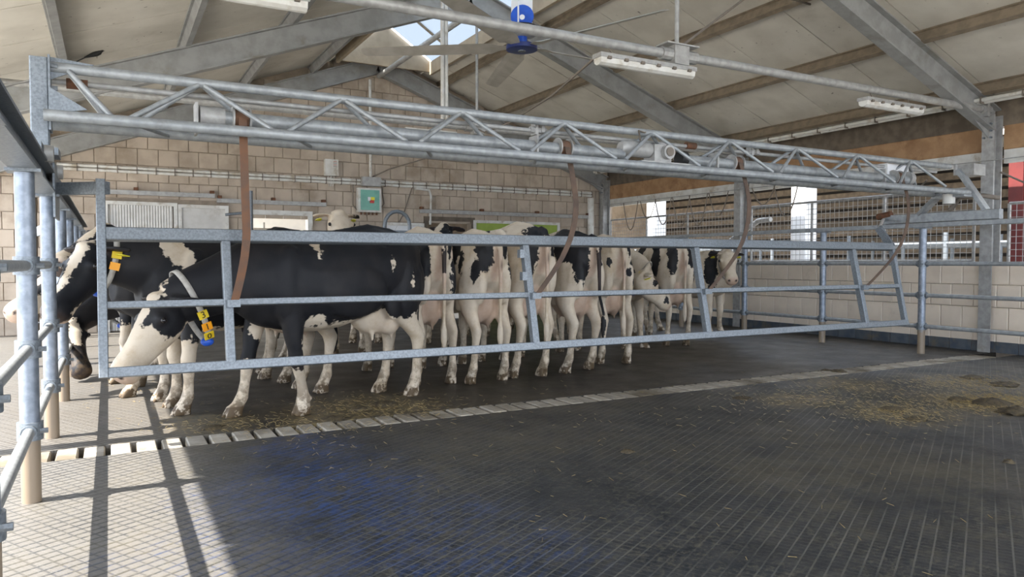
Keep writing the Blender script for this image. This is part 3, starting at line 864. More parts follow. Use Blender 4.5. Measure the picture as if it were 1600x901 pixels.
cr = thing('end_carriage', 'end carriage with splayed legs carrying the girder on the track by the tiled wall', 'carriage', (FX_R, YT, 1.72), 'end carriages of the girder')
MB().beam((FX_R, 4.95, 1.785), (FX_R, 6.45, 1.785), .09, .12).build('runner_beam', M['galv_light'], cr)
MB().beam((FX_R, 5.95, 1.84), (FX_R-.12, YK+.02, ZB-.05), .05, .11, (1, 0, 0)).build('splayed_leg', M['galv_light'], cr)
MB().beam((FX_R, 5.12, 1.84), (FX_R-.06, YT-.02, ZT-.06), .05, .11, (1, 0, 0)).build('splayed_leg', M['galv_light'], cr)
MB().box((FX_R-.25, YF-.02, ZB-.08), (FX_R-.02, YK+.03, ZB-.05)).build('seat_plate', M['galv_light'], cr)
MB().tube([(FX_R-.22, YT, 1.93), (FX_R-.22, YT, 2.05)], .07, 14).build('travel_motor', M['white_pvc'], cr, True)
MB().box((FX_R-.05, YT-.2, 2.28), (FX_R+.20, YT+.0, 2.42)).build('drive_cover', M['galv_white'], cr)
MB().tube([(FX_R+.05, 5.6, 1.86), (FX_R+.02, 5.45, 2.02), (FX_R+.25, 5.3, 2.04), (FX_R+.5, 5.25, 2.02)], .03, 8).build('cable_hose', M['cable'], cr, True)
MB().tube([(FX_R-.02, 6.35, 1.86), (FX_R-.02, 6.55, 1.83)], .045, 10).build('hinge_pin', M['rust'], cr, True)
MB().box((8.05, YT+.06, ZB+.02), (8.45, YT+.22, ZT-.05)).build('motor_control_box', M['white_paint'], None, False, 'white control box mounted inside the end of the lattice girder', 'control box')

# ------------------------------------------------------------------ crowd gate
YG1, YG0, ZG1, ZGM, ZG0 = 5.50, 5.31, 1.385, .925, .50
def gy(z): return YG0+(YG1-YG0)*(z-ZG0)/(ZG1-ZG0)
gt = thing('crowd_gate', 'long galvanised crowd gate of three rails hanging tilted in front of the cows', 'gate', (4, 5.4, ZG0))
XG0, XG1 = -.02, 8.12
tilt = Vector((0, gy(1)-gy(0), 1)).normalized()
MB().beam((XG0, gy(ZG1), ZG1), (XG1, gy(ZG1), ZG1), .075, .085, tilt).build('top_rail', M['galv'], gt)
MB().beam((XG0, gy(ZGM), ZGM), (XG1, gy(ZGM), ZGM), .045, .045, tilt).build('middle_rail', M['galv'], gt)
MB().beam((XG0, gy(ZG0), ZG0), (XG1+.04, gy(ZG0), ZG0), .06, .065, tilt).build('bottom_rail', M['galv'], gt)
for xv in (.72, 3.13, 5.06, 7.42):
    MB().beam((xv, gy(ZG0), ZG0+.02), (xv, gy(ZG1), ZG1-.03), .06, .065, (0, 1, 0)).build('upright', M['galv'], gt)
    lg = MB()
    lg.box((xv-.015, gy(ZGM)-.075, ZGM-.03), (xv+.07, gy(ZGM)-.025, ZGM+.02))
    lg.build('strap_lug', M['galv'], gt)
MB().box((3.13-.07, gy(1.27)-.03, 1.24), (3.13-.028, gy(1.27)+.02, 1.31)).build('stop_lug', M['galv'], gt)
MB().box((3.13-.07, gy(1.07)-.03, 1.05), (3.13-.028, gy(1.07)+.02, 1.12)).build('stop_lug', M['galv'], gt)
MB().beam((XG0-.02, gy(ZG0), ZG0-.03), (XG0-.02, gy(1.72), 1.74), .055, .085, (0, 1, 0)).build('end_post', M['galv'], gt)
MB().beam((XG1+.02, gy(ZG0), ZG0-.02), (XG1+.02, gy(ZG1)+.01, ZG1+.02), .05, .06, (0, 1, 0)).build('end_post', M['galv'], gt)
MB().beam((XG1+.02, gy(ZG1), ZG1), (XG1-.02, gy(1.62)+.1, 1.62), .03, .09, (0, 1, 0)).build('hanger_arm', M['galv'], gt)
MB().tube([(XG1-.02, gy(1.6)+.1, 1.60), (FX_R, 6.48, 1.80)], .02, 8).build('link_rod', M['galv_white'], gt, True)
# lifting straps
def strap(xs_, xg, mat, bow, label):
    """flat strap from the spool down to the lug on the middle rail"""
    top = Vector((xs_, 5.395, ZW))
    bot = Vector((xg+.03, gy(ZGM)-.06, ZGM-.005))
    pts = []
    for k in range(25):
        u = k/24
        p = top.lerp(bot, u**1.0)
        p.x = xs_+(bot.x-xs_)*max(0, (u-bow[1])/(1-bow[1]))**1.6+bow[0]*math.sin(math.pi*u)
        p.y = top.y+(5.30-top.y)*min(1, u*1.6) if u < .75 else p.y*0+5.30+(bot.y-5.30)*((u-.75)/.25)
        pts.append(p)
    mb = MB()
    o = len(mb.v)
    w = .027
    for p in pts: mb.v += [p+Vector((-w, -.003, 0)), p+Vector((w, -.003, 0)), p+Vector((w, .003, 0)), p+Vector((-w, .003, 0))]
    for i in range(24):
        for k in range(4): mb.f.append((i*4+k, i*4+(k+1) % 4, i*4+4+(k+1) % 4, i*4+4+k))
    mb.f += [(3,2,1,0), (96,97,98,99)]
    t = thing('lifting_strap', label, 'strap', tuple(bot), 'lifting straps of the crowd gate')
    mb.build('webbing', mat, t)
    MB().box((bot.x-.035, bot.y-.012, bot.z-.015), (bot.x+.035, bot.y+.012, bot.z+.015)).build('end_loop', M['strap'], t)
strap(SPOOLS[0], .72, M['strap'], (.0, .62), 'rusty brown lifting strap in front of the black cow')
strap(SPOOLS[1], 3.13, M['strap_dark'], (.06, .35), 'brown lifting strap bowed in front of the cow rumps')
strap(SPOOLS[2], 5.06, M['strap_dark'], (.10, .25), 'dark brown lifting strap crossing in front of the cow looking at the camera')
strap(SPOOLS[3], 7.42, M['strap_dark'], (.14, .15), 'dark slack lifting strap hanging in front of the tiled wall')

# ------------------------------------------------------------------ lamps and fan
def lamp(x0, x1, label, yy=5.6):
    t = thing('tube_lamp', label, 'lamp', ((x0+x1)/2, 5.6, 3.0), 'tube lamps under the tie pipe')
    MB().box((x0, 5.53, 3.075), (x1, 5.67, 3.115)).build('lamp_tray', M['galv_white'], t)
    MB().prof((x0+.01, 5.6, 3.03), (x1-.01, 5.6, 3.03), [(-.06, .045), (-.05, 0), (-.02, -.02), (.02, -.02), (.05, 0), (.06, .045)]).build('diffuser', M['white_pvc'], t)
    for k in range(6):
        xx = x0+(x1-x0)*(k+.5)/6
        MB().box((xx-.02, 5.52, 3.06), (xx+.02, 5.68, 3.085)).build('clip', M['cable'], t)
    for xx in (x0+.2, x1-.2): MB().tube([(xx, 5.6, 3.11), (xx-.08, 5.6, 3.19)], .007, 5).build('hook', M['cable'], t)
lamp(3.95, 5.1, 'dirty white tube lamp next to the clamp block at mid span')
lamp(7.7, 8.8, 'dusty white tube lamp near the grey column by the tiled wall')
lamp(.25, 1.33, 'white tube lamp above the black cows')
bpy.data.objects['tube_lamp.002'].location.z += .045
MB().tube([(3.98, 5.65, 3.1), (4.1, 6.6, 2.95), (4.35, 8.0, 2.92), (4.6, 9.2, 3.0), (4.9, 10.0, 3.2)], .012, 6).build('lamp_cable', M['cable'], None, True, 'loose twin cable hanging from the dirty lamp to the far tie pipe', 'cable')
MB().tube([(4.95, 5.65, 3.3), (6.3, 5.9, 4.2), (7.4, 6.1, 4.28)], .013, 6).build('lamp_cable', M['cable'], None, True, 'cable rising from the clamp block to a roof purlin', 'cable')
MB().tube([(4.34, 10.05, 3.25), (4.34, 10.05, 5.2)], .03, 8).tube([(4.40, 10.05, 3.25), (4.40, 10.05, 5.2)], .03, 8).build('drop_conduits', M['white_pvc'], None, True, 'twin pale drop conduits hanging below the skylight', 'conduit')
MB().box((3.75, 10.0, 3.06), (4.55, 10.12, 3.13)).build('tube_lamp', M['white_pvc'], None, False, 'tube lamp on the far tie pipe half hidden by the girder', 'lamp')
hub = Vector((4.8, 8.5, 4.02))
fan = thing('ceiling_fan', 'large five bladed ceiling fan with dark blue hub under the skylight', 'ceiling fan', tuple(hub))
MB().tube([hub+Vector((0, 0, -.045)), hub+Vector((0, 0, -.035)), hub+Vector((0, 0, .02)), hub+Vector((0, 0, .03))], [.15, .205, .205, .17], 28).build('hub_disc', M['fan_blue'], fan, True)
MB().tube([hub+Vector((0, 0, -.055)), hub+Vector((0, 0, -.04))], .05, 14).build('hub_cap', M['galv'], fan, True)
MB().tube([hub+Vector((0, 0, .03)), hub+Vector((0, 0, .13))], .07, 14).build('hub_neck', M['blue'], fan, True)
MB().tube([hub+Vector((0, 0, .13)), hub+Vector((0, 0, .15)), hub+Vector((0, 0, .26)), hub+Vector((0, 0, .28))], [.12, .18, .18, .13], 20).build('motor', M['galv_white'], fan, True)
for k in (0, .045, .09): MB().tube([hub+Vector((0, 0, .165+k)), hub+Vector((0, 0, .18+k))], .186, 20).build('motor_fin', M['black'], fan, True)
MB().box((hub.x-.11, hub.y-.09, hub.z+.28), (hub.x+.11, hub.y+.09, zp(XM)-.32)).build('drop_column', M['white_paint'], fan)
badge = MB().tube([(hub.x-.05, hub.y-.10, hub.z+.36), (hub.x-.058, hub.y-.112, hub.z+.36)], .15, 24).build('round_badge', M['blue'], fan, True, 'round blue badge')
MB().tube([(hub.x-.058, hub.y-.112, hub.z+.35), (hub.x-.06, hub.y-.115, hub.z+.35)], .035, 10).build('badge_mark', M['white_paint'], badge)
MB().box((hub.x-.24, hub.y-.06, hub.z+.20), (hub.x-.18, hub.y+.01, hub.z+.28)).build('red_plug', M['red'], fan)
for k in range(5):
    a = math.radians(2+72*k)
    d = Vector((math.cos(a), math.sin(a), 0))
    s = Vector((-math.sin(a), math.cos(a), 0))
    up = Vector((0, 0, 1))
    rings = []
    for r, w in ((.16, .05), (.30, .10), (.42, .125), (1.2, .12), (2.1, .10), (2.14, .07)):
        tw = math.radians(16 if r > .3 else 4)
        q = s*math.cos(tw)+up*math.sin(tw)
        nn = up*math.cos(tw)-s*math.sin(tw)
        c = hub+d*r
        rings.append([c+q*w*.9, c+q*w*.3+nn*.018, c-q*w*.5+nn*.016, c-q*w*1.1, c-q*w*.5-nn*.002, c+q*w*.3-nn*.004])
    MB().loft(rings).build('blade', M['blade'], fan)
# swallow on the rafter
p = atY(150, 84, 10.0)
bd = thing('barn_swallow', 'small dark swallow perched on the steel rafter', 'bird', (p.x, 10.0, p.z-.04))
mb = MB()
mb.tube([(p.x-.12, 10.0, p.z-.06), (p.x-.05, 10, p.z-.025), (p.x, 10, p.z), (p.x+.035, 10, p.z+.02), (p.x+.05, 10, p.z+.035)], [.008, .022, .032, .028, .02], 10)
mb.ell((p.x+.055, 10, p.z+.045), (.024, .02, .022))
mb.build('body', M['black'], bd, True)
MB().tube([(p.x+.075, 10, p.z+.045), (p.x+.092, 10, p.z+.043)], [.006, .001], 6).build('beak', M['cable'], bd)
MB().prof((p.x-.10, 10, p.z-.055), (p.x-.2, 10, p.z-.12), [(-.02, 0), (.02, 0), (.02, .004), (-.02, .004)]).build('tail', M['black'], bd)
for s in (-.01, .01): MB().tube([(p.x+.01, 10+s, p.z-.02), (p.x+.01, 10+s, p.z-.05)], .003, 5).build('leg', M['cable'], bd)

# ------------------------------------------------------------------ cows
def ringxy(c, rx, ry, n=14):
    return [(c[0]+rx*math.cos(2*math.pi*k/n), c[1]+ry*math.sin(2*math.pi*k/n), c[2]) for k in range(n)]
TRUNK = [(-.865,1.33,1.14,1.24,.09,2.2,0),(-.80,1.405,.99,1.20,.19,2.4,.1),(-.70,1.445,.90,1.16,.245,2.5,.15),(-.55,1.455,.83,1.15,.275,2.6,.2),
         (-.38,1.475,.76,1.10,.30,2.5,.2),(-.22,1.45,.70,1.02,.325,2.3,.25),(0,1.425,.64,.98,.345,2.2,.25),(.22,1.41,.62,.97,.34,2.2,.25),
         (.42,1.42,.63,1.0,.30,2.2,.3),(.56,1.435,.66,1.03,.26,2.2,.4),(.70,1.385,.70,1.03,.22,2.2,.3),(.82,1.28,.78,1.02,.165,2.1,.2),(.90,1.13,.86,1.0,.09,2,0)]
HIND = [(-0.56,0.13,1.24,0.2,0.09),(-0.6,0.165,1.08,0.225,0.115),(-0.595,0.18,0.93,0.215,0.12),(-0.57,0.19,0.8,0.18,0.1),(-0.6,0.19,0.7,0.125,0.078),(-0.675,0.185,0.6,0.09594,0.06318),
        (-0.745,0.18,0.515,0.07956,0.05148),(-0.745,0.18,0.45,0.06084,0.04446),(-0.725,0.18,0.33,0.04329,0.0351),(-0.71,0.18,0.21,0.04446,0.03861),(-0.695,0.18,0.145,0.05734,0.05368),(-0.67,0.18,0.095,0.05124,0.05246),(-0.655,0.18,0.065,0.06344,0.05856)]
FORE = [(0.48,0.15,1.02,0.15,0.09),(0.51,0.18,0.86,0.135,0.088),(0.545,0.185,0.74,0.098,0.072),(0.56,0.18,0.62,0.07839,0.06552),(0.565,0.175,0.5,0.0585,0.05382),(0.572,0.172,0.42,0.06084,0.0585),
        (0.565,0.17,0.36,0.05031,0.04797),(0.562,0.17,0.26,0.03978,0.03744),(0.565,0.17,0.17,0.04514,0.0427),(0.57,0.17,0.13,0.05368,0.05368),(0.59,0.17,0.085,0.05246,0.05368),(0.6,0.17,0.06,0.06344,0.05856)]
NECK = [(.19,.34),(.17,.30),(.15,.255),(.13,.215),(.115,.195),(.105,.165)]
HEAD = [(-.10,-.035,-.20,.07),(-.02,.0,-.26,.108),(.06,.012,-.30,.132),(.15,.008,-.305,.130),(.25,-.010,-.28,.108),(.35,-.025,-.25,.090),(.43,-.030,-.232,.086),(.50,-.028,-.235,.098),(.555,-.038,-.228,.100),(.588,-.060,-.205,.080),(.605,-.10,-.17,.04)]
def Wh(c, r, s='B'): return (s, -1, c, r)
def Bk(c, r, s='B'): return (s, 1, c, r)
LEGS_W = [Wh((-.66,.2,.3),(.35,.22,.42)), Wh((-.66,-.2,.3),(.35,.22,.42)), Wh((.58,.18,.25),(.25,.2,.36)), Wh((.58,-.18,.25),(.25,.2,.36))]
def cow(label, root, heading, poll, muzzle, base, blobs, headbase=None, feet=((0,0),(0,0),(0,0),(0,0)), scale=1.0, voxel=.017, collar=None, tags=(1,1), tail=(0,0), group='dairy cows waiting behind the crowd gate', pink=1.0, ud=.9):
    hd = math.radians(heading)
    Rz = Matrix.Rotation(hd, 3, 'Z')
    rootv = Vector((root[0], root[1], 0))
    loc = lambda p: (Rz.transposed() @ (Vector(p)-rootv))/scale
    P, Q = loc(poll), loc(muzzle)
    f = (Q-P).normalized()
    l = Vector((0, 0, 1)).cross(f).normalized()
    u = f.cross(l).normalized()
    mb = MB()
    # trunk
    rings = []
    for x, zt_, zb_, zw, hw, pw_, k in TRUNK:
        r = []
        for i in range(24):
            a = 2*math.pi*i/24
            s_, c_ = math.sin(a), math.cos(a)
            yy = hw*math.copysign(abs(s_)**(2/pw_), s_)
            cz = math.copysign(abs(c_)**(2/pw_), c_)
            zz = zw+(cz*(zt_-zw) if cz > 0 else cz*(zw-zb_))
            if cz > 0: yy *= 1-k*cz*cz
            r.append((x, -yy, zz))
        rings.append(r)
    mb.loft(rings)
    for s in (-1, 1):
        mb.ell((-.36, s*.235, 1.375), (.085, .06, .055))
        mb.ell((-.80, s*.115, 1.30), (.065, .05, .06))
        mb.ell((.52, s*.18, 1.0), (.17, .10, .32))
        mb.ell((-.74, s*.155, 1.0), (.12, .085, .24), 12, 9)
        mb.ell((-.60, s*.235, 1.02), (.10, .055, .22), 12, 9)
        mb.ell((-.45, s*.24, .84), (.10, .05, .16), 10, 8)
        mb.ell((.0, s*.30, .95), (.34, .06, .22), 12, 9)
        mb.ell((.50, s*.06, 1.36), (.13, .06, .09))
    # spine and tail head
    mb.tube([(-.86, 0, 1.37), (-.6, 0, 1.44), (-.36, 0, 1.465), (0, 0, 1.41), (.3, 0, 1.40), (.55, 0, 1.42)], [.03, .04, .045, .035, .035, .04], 8)
    ty = tail
    mb.tube([(-.80, 0, 1.41), (-.88, 0, 1.385), (-.925, ty[0]*.3, 1.28), (-.93, ty[0]*.6, 1.05), (-.925, ty[0], .80), (-.92, ty[1], .62), (-.92, ty[1], .54), (-.92, ty[1], .44), (-.92, ty[1], .33)],
            [.04, .042, .032, .025, .022, .02, .035, .036, .012], 10)
    # legs
    k = 0
    for prof, fx in ((FORE, .60), (HIND, -.655)):
        for s in (1, -1):
            dx, dy = feet[k]
            k += 1
            rr = []
            for x, y, z, rx, ry in reversed(prof):
                w = max(0, min(1, (.95-z)/.95))
                rr.append(ringxy((x+dx*w, s*y+dy*w, z), rx, ry))
            mb.loft(rr)
            yy = s*prof[-1][1]
            for c in (-.029, .029):
                mb.loft([ringxy((fx+dx+.022, yy+dy+c, 0.0), .078, .028, 10), ringxy((fx+dx+.015, yy+dy+c, .03), .070, .028, 10), ringxy((fx+dx, yy+dy+c*.9, .085), .05, .026, 10)])
                mb.ell((fx+dx-.05, yy+dy+c*.8, .125), (.02, .018, .024), 8, 6)
    # udder
    mb.ell((-.42, 0, .74), (.25, .165, .19), 16, 10)
    mb.ell((-.54, 0, .80), (.17, .14, .22), 16, 10)
    for s in (-1, 1):
        mb.ell((-.52, s*.075, .68), (.13, .09, .135), 12, 8)
        for xx in (-.55, -.34): mb.tube([(xx, s*.075, .60), (xx, s*.078, .54), (xx, s*.078, .50)], [.025, .017, .011], 8)
    # neck
    hb = P-f*.02-u*.125
    P0, P1 = Vector((.50, 0, 1.10)), Vector((.92, P.y*.15, 1.14+.35*(P.z-1.14)))
    rings, nk = [], []
    for i, (ry, rz) in enumerate(NECK):
        s = i/5
        c = P0*(1-s)**2+P1*2*s*(1-s)+hb*s*s
        tn = ((P1-P0)*(1-s)+(hb-P1)*s).normalized()
        sd_ = Vector((0, 0, 1)).cross(tn)
        sd_ = (sd_ if sd_.length > .05 else l).normalized()
        if i >= 4: sd_ = (sd_*.5+l*.5).normalized()
        up = tn.cross(sd_).normalized()
        nk.append((c, tn, sd_, up, ry, rz))
        rings.append([c+sd_*ry*math.cos(2*math.pi*q/18)+up*rz*math.sin(2*math.pi*q/18) for q in range(18)])
    mb.loft(rings)
    # head
    rings = []
    for d, zt_, zb_, ry in HEAD:
        c = P+f*d+u*(zt_+zb_)/2
        rz = (zt_-zb_)/2
        sp = lambda v: math.copysign(abs(v)**.84, v)
        rings.append([c+l*ry*(1-.14*max(0, -math.sin(2*math.pi*q/20)))*sp(math.cos(2*math.pi*q/20))+u*rz*sp(math.sin(2*math.pi*q/20)) for q in range(20)])
    mb.loft(rings)
    ears = []
    for s in (-1, 1):
        e = P+f*.145+l*s*.105+u*-.065
        mb.ell(tuple(e), (.045, .045, .045), 10, 8)
        e0 = P+f*-.03+l*s*.092+u*-.06
        ed = (l*s*1.0-f*.18-u*.32).normalized()
        en = (f*.75+u*-.5-ed*(f*.75+u*-.5).dot(ed)).normalized()   # opening of the ear
        ew = ed.cross(en).normalized()
        rr = []
        for q, w in ((0, .03), (.05, .055), (.11, .07), (.165, .058), (.21, .02)):
            c = e0+ed*q
            rr.append([c+ew*w*math.cos(2*math.pi*i/12)+en*.017*math.sin(2*math.pi*i/12) for i in range(12)])
        mb.loft(rr)
        ears.append((e0+ed*.12, ed, en, ew))
    mb.ell(tuple(P+u*-.02), (.075, .075, .05), 10, 8)
    tmp = bpy.data.meshes.new('tmp')
    tmp.from_pydata([tuple(p) for p in mb.v], [], mb.f)
    to = bpy.data.objects.new('tmp', tmp)
    COL.objects.link(to)
    rm = to.modifiers.new('r', 'REMESH')
    rm.mode = 'VOXEL'
    rm.voxel_size = voxel
    sm = to.modifiers.new('s', 'SMOOTH')
    sm.factor = .5
    sm.iterations = 5
    dg = bpy.context.evaluated_depsgraph_get()
    me = bpy.data.meshes.new_from_object(to.evaluated_get(dg))
    bpy.data.objects.remove(to)
    bpy.data.meshes.remove(tmp)
    me.name = 'body'
    nv = len(me.vertices)
    co = np.empty(nv*3)
    me.vertices.foreach_get('co', co)
    co = co.reshape(-1, 3)
    co[:, 2] = np.where(co[:, 2] < .006, 0.0, co[:, 2])
    hl = (co-np.array(P)) @ np.array([list(f), list(l), list(u)]).T
    def fld(space, c, r):
        pts = co if space == 'B' else hl
        return (1-np.linalg.norm((pts-np.array(c))/np.array(r), axis=1))*min(r)
    F = np.full(nv, .2*base)
    bl = list(blobs)
    for sp, sg, c, r in [b for b in bl if b[0] == 'B']:
        s = fld(sp, c, r)
        F = np.maximum(F, s) if sg > 0 else np.minimum(F, -s)
    if headbase is not None:
        s = fld('H', (.18, 0, -.11), (.46, .42, .28))
        F = np.maximum(F, s) if headbase > 0 else np.minimum(F, -s)
        s = fld('H', (.18, 0, -.11), (.40, .30, .20))*2
        F = np.where(s > 0, np.where(headbase > 0, np.maximum(F, .08), np.minimum(F, -.08)), F)
    for sp, sg, c, r in [b for b in bl if b[0] == 'H']:
        s = fld(sp, c, r)
        F = np.maximum(F, s) if sg > 0 else np.minimum(F, -s)
    sstep = lambda v, a, b: np.clip((v-a)/(b-a), 0, 1)
    pk = sstep(fld('B', (-.50, 0, .72), (.30, .19, .24)), -.01, .03)*ud
    pk = np.maximum(pk, sstep(fld('B', (-.88, 0, 1.08), (.12, .085, .30)), 0, .03)*.85)
    pk = np.maximum(pk, sstep(hl[:, 0], .54, .585)*(np.abs(hl[:, 1]) < .2)*(np.abs(hl[:, 2]+.14) < .13)*(hl[:, 0] < .66)*pink)
    for e, ed, en, ew in ears:
        rel = co-np.array(e)
        m_ = (np.linalg.norm(rel, axis=1) < .10)
        pk = np.maximum(pk, np.where(m_, sstep(rel @ np.array(en), .004, .014), 0)*.7)
    dk = np.zeros(nv)
    for s in (-1, 1):
        dk = np.maximum(dk, sstep(fld('H', (.597, s*.052, -.095), (.035, .022, .02)), -.002, .006))
        dk = np.maximum(dk, sstep(fld('H', (.15, s*.145, -.066), (.04, .03, .022)), 0, .012))
    dk = np.maximum(dk, sstep(fld('B', (-.93, 0, 1.14), (.05, .02, .07)), 0, .01)*.6)
    mud = np.clip((.46-co[:, 2])/.38, 0, 1)
    mud = np.maximum(mud, sstep(.085-co[:, 2], 0, .02)*2)
    for n_, arr in (('coat', F), ('pink', np.clip(pk, 0, 1)), ('dark', np.clip(dk, 0, 1)), ('mud', mud)):
        a = me.attributes.new(n_, 'FLOAT', 'POINT')
        a.data.foreach_set('value', np.ascontiguousarray(arr, dtype=np.float32))
    me.vertices.foreach_set('co', (co*scale).ravel())
    me.materials.clear()
    me.materials.append(M['coat'])
    me.shade_smooth()
    me.update()
    t = thing('cow', label, 'cow', (root[0], root[1], 0), group)
    t.rotation_euler = (0, 0, hd)
    def part(mb_, name, mat, smooth=True, parent=t, lab=None):
        mb_.v = [p*scale for p in mb_.v]
        me_ = mb_.mesh(name, mat, Vector((0, 0, 0)), smooth)
        o = bpy.data.objects.new(name, me_)
        COL.objects.link(o)
        o.parent = parent
        if lab: o['label'] = lab
        return o
    bo = bpy.data.objects.new('body', me)
    COL.objects.link(bo)
    bo.parent = t
    for s in (-1, 1):
        e = P+f*.150+l*s*.142+u*-.066
        part(MB().ell(tuple(e), (.021, .021, .021), 12, 8), 'eye', M['eye'])
    for i, (e, ed, en, ew) in enumerate(ears):
        if not tags[i]: continue
        c = e+en*.026+Vector((0, 0, -.015))
        a1 = ed*.0+ew if abs(ew.z) > abs(ed.z) else ed
        dn = Vector((0, 0, -1))
        sd2 = en.cross(dn)
        sd2 = sd2.normalized() if sd2.length > .1 else ed
        dn = sd2.cross(en).normalized()
        if dn.z > 0: dn = -dn
        tg = MB().prof(c-en*.003, c+en*.003, [(0, 0)]*0 or [(-.012, .01), (.012, .01), (.030, -.02), (.032, -.075), (-.032, -.075), (-.030, -.02)], -dn)
        part(tg, 'ear_tag', M['lime_yellow'], False)
    if collar:
        s = collar.get('s', .62)
        i0 = int(s*5)
        w = s*5-i0
        A_, B_ = nk[i0], nk[min(i0+1, 5)]
        c = A_[0].lerp(B_[0], w)
        tn = A_[1].lerp(B_[1], w).normalized()
        sd_ = A_[2].lerp(B_[2], w).normalized()
        up = tn.cross(sd_).normalized()
        ry, rz = (A_[4]*(1-w)+B_[4]*w)+.022, (A_[5]*(1-w)+B_[5]*w)+.02
        drop = collar.get('drop', .05)
        def cp(a, off=0, ex=0):
            vv = math.sin(a)
            return c+sd_*(ry+ex)*math.cos(a)+up*((rz+ex)*vv-(drop*(1-vv)*.5))+tn*off
        mbc = MB()
        n = 32
        for i in range(n):
            a = 2*math.pi*i/n
            mbc.v += [cp(a, -.02), cp(a, .02), cp(a, .02, .006), cp(a, -.02, .006)]
        for i in range(n):
            for k in range(4):
                mbc.f.append((i*4+k, i*4+(k+1) % 4, ((i+1) % n)*4+(k+1) % 4, ((i+1) % n)*4+k))
        cb = part(mbc, 'collar', M['collar'], True, t, 'pale grey neck collar')
        sg = collar.get('side', 1)
        for j, ch in enumerate(collar.get('num', '')):
            a = .28-.36*j+collar.get('a', 0)
            if sg < 0: a = math.pi-a
            pc = cp(a, 0, .012)
            pu = (cp(a+.02*sg)-cp(a-.02*sg)).normalized()
            no = tn.cross(pu).normalized()*1
            if no.dot(pc-c) < 0: no = -no
            hx = pu.cross(no).normalized()
            part(MB().prof(pc-no*.006, pc+no*.006, [(-.034, -.029), (.034, -.029), (.034, .029), (-.034, .029)], pu), 'number_plate', M['orange'] if j == 1 else M['yellow'], False, cb, 'yellow number plate')
            if ch == ' ': continue
            cu = bpy.data.curves.new('digit', 'FONT')
            cu.body = ch
            cu.size = .07
            cu.align_x = 'CENTER'
            cu.align_y = 'CENTER'
            cu.extrude = .001
            to = bpy.data.objects.new('tmp', cu)
            COL.objects.link(to)
            dme = bpy.data.meshes.new_from_object(to.evaluated_get(bpy.context.evaluated_depsgraph_get()))
            bpy.data.objects.remove(to)
            dme.materials.clear()
            dme.materials.append(M['black'])
            R3 = Matrix((hx, pu, no)).transposed().to_4x4()
            R3.translation = (pc+no*.008)
            if scale != 1: R3.translation *= scale
            dme.transform(R3)
            do = bpy.data.objects.new('digit', dme)
            COL.objects.link(do)
            do.parent = cb
        pb = cp(-math.pi/2+.02*sg, 0, .015)
        part(MB().ell(tuple(pb), (.05, .035, .032), 12, 8), 'transponder', M['blue'], True, cb, 'blue transponder')
    return t

def hb(x, y):  # shorthand points
    return x, y
FL = dict
# black cow broadside to the gate
A_bl = [Wh((-.08,0,.545),(.56,.60,.19)), Wh((-.48,0,.60),(.34,.28,.26)), Wh((-.66,.2,.30),(.17,.16,.46)), Wh((-.66,-.2,.30),(.22,.16,.46)),
        Wh((.42,.17,.12),(.15,.13,.26)), Wh((.79,-.17,.14),(.18,.13,.32)), Wh((.36,.27,.72),(.09,.12,.055)), Wh((.47,-.1,.66),(.2,.16,.12)),
        Wh((-.40,.30,1.16),(.018,.08,.055)), Wh((-.62,.29,1.0),(.016,.08,.04)), Wh((.30,.18,1.33),(.035,.14,.09)), Wh((-.72,.06,1.36),(.03,.05,.06)),
        Wh((.40,0,-.13),(.27,.22,.16),'H'), Wh((.08,0,.01),(.25,.055,.06),'H'), Wh((.22,0,-.30),(.26,.2,.09),'H'), Bk((.15,.14,-.07),(.09,.07,.07),'H'), Bk((.06,.15,-.14),(.19,.09,.13),'H'), Wh((.15,.0,.02),(.30,.05,.05),'H')]
cow('black cow with white belly and number collar 310 standing broadside behind the gate', (1.66, 6.18), 200.4,
    atY(243, 463, 5.78), atY(172, 566, 5.60), 1, A_bl, 1, ((-.19,.0),(.19,.0),(-.05,.0),(.02,.0)), 1.02, .0145,
    ud=.25, collar=dict(s=.86, num='310', side=1, drop=.14, a=-.50), tags=(0, 0))
# black cow behind it with forehead blaze
B_bl = [Wh((.66,.16,1.32),(.09,.2,.16)), Wh((.60,.22,1.10),(.045,.12,.15))]+LEGS_W+[Wh((0,0,.58),(.5,.3,.12)), Wh((.12,0,.0),(.32,.05,.08),'H'), Wh((.5,0,-.2),(.12,.08,.06),'H')]
cow('black cow with narrow white blaze and white shoulder stripe, head held at the sunny fence', (1.04, 6.74), 200,
    atY(132, 383, 6.3), atY(66, 474, 6.02), 1, B_bl, 1, ((.05,.03),(-.04,0),(0,0),(0,0)), 1.0, .0155, dict(s=.88, num='  ', side=1, a=-.1, drop=.06), (0, 1))
# third black cow, muzzle pointing at the fence
C_bl = LEGS_W+[Wh((-.2,.1,1.42),(.5,.3,.14)), Wh((.15,.0,.02),(.2,.06,.07),'H'), Wh((.5,0,-.08),(.10,.10,.07),'H')]
cow('black cow with white forehead patch and white nose resting over the blazed cow', (.86, 7.48), 201,
    atY(163, 353, 7.05), atY(92, 388, 6.72), 1, C_bl, 1, ((.0,.06),(.1,0),(0,0),(0,0)), 1.0, .018, None, (1, 1))
D_bl = LEGS_W+[Wh((-.3,0,1.4),(.7,.5,.25)), Wh((.5,0,-.12),(.22,.2,.16),'H'), Wh((.1,0,.0),(.2,.06,.07),'H')]
cow('white backed black cow pushing its white muzzle through the sunny fence', (.78, 8.30), 196,
    atY(83, 424, 7.95), atY(25, 462, 7.62), 1, D_bl, 1, ((0,0),(.1,0),(0,0),(0,0)), 1.0, .019, None, (0, 1))
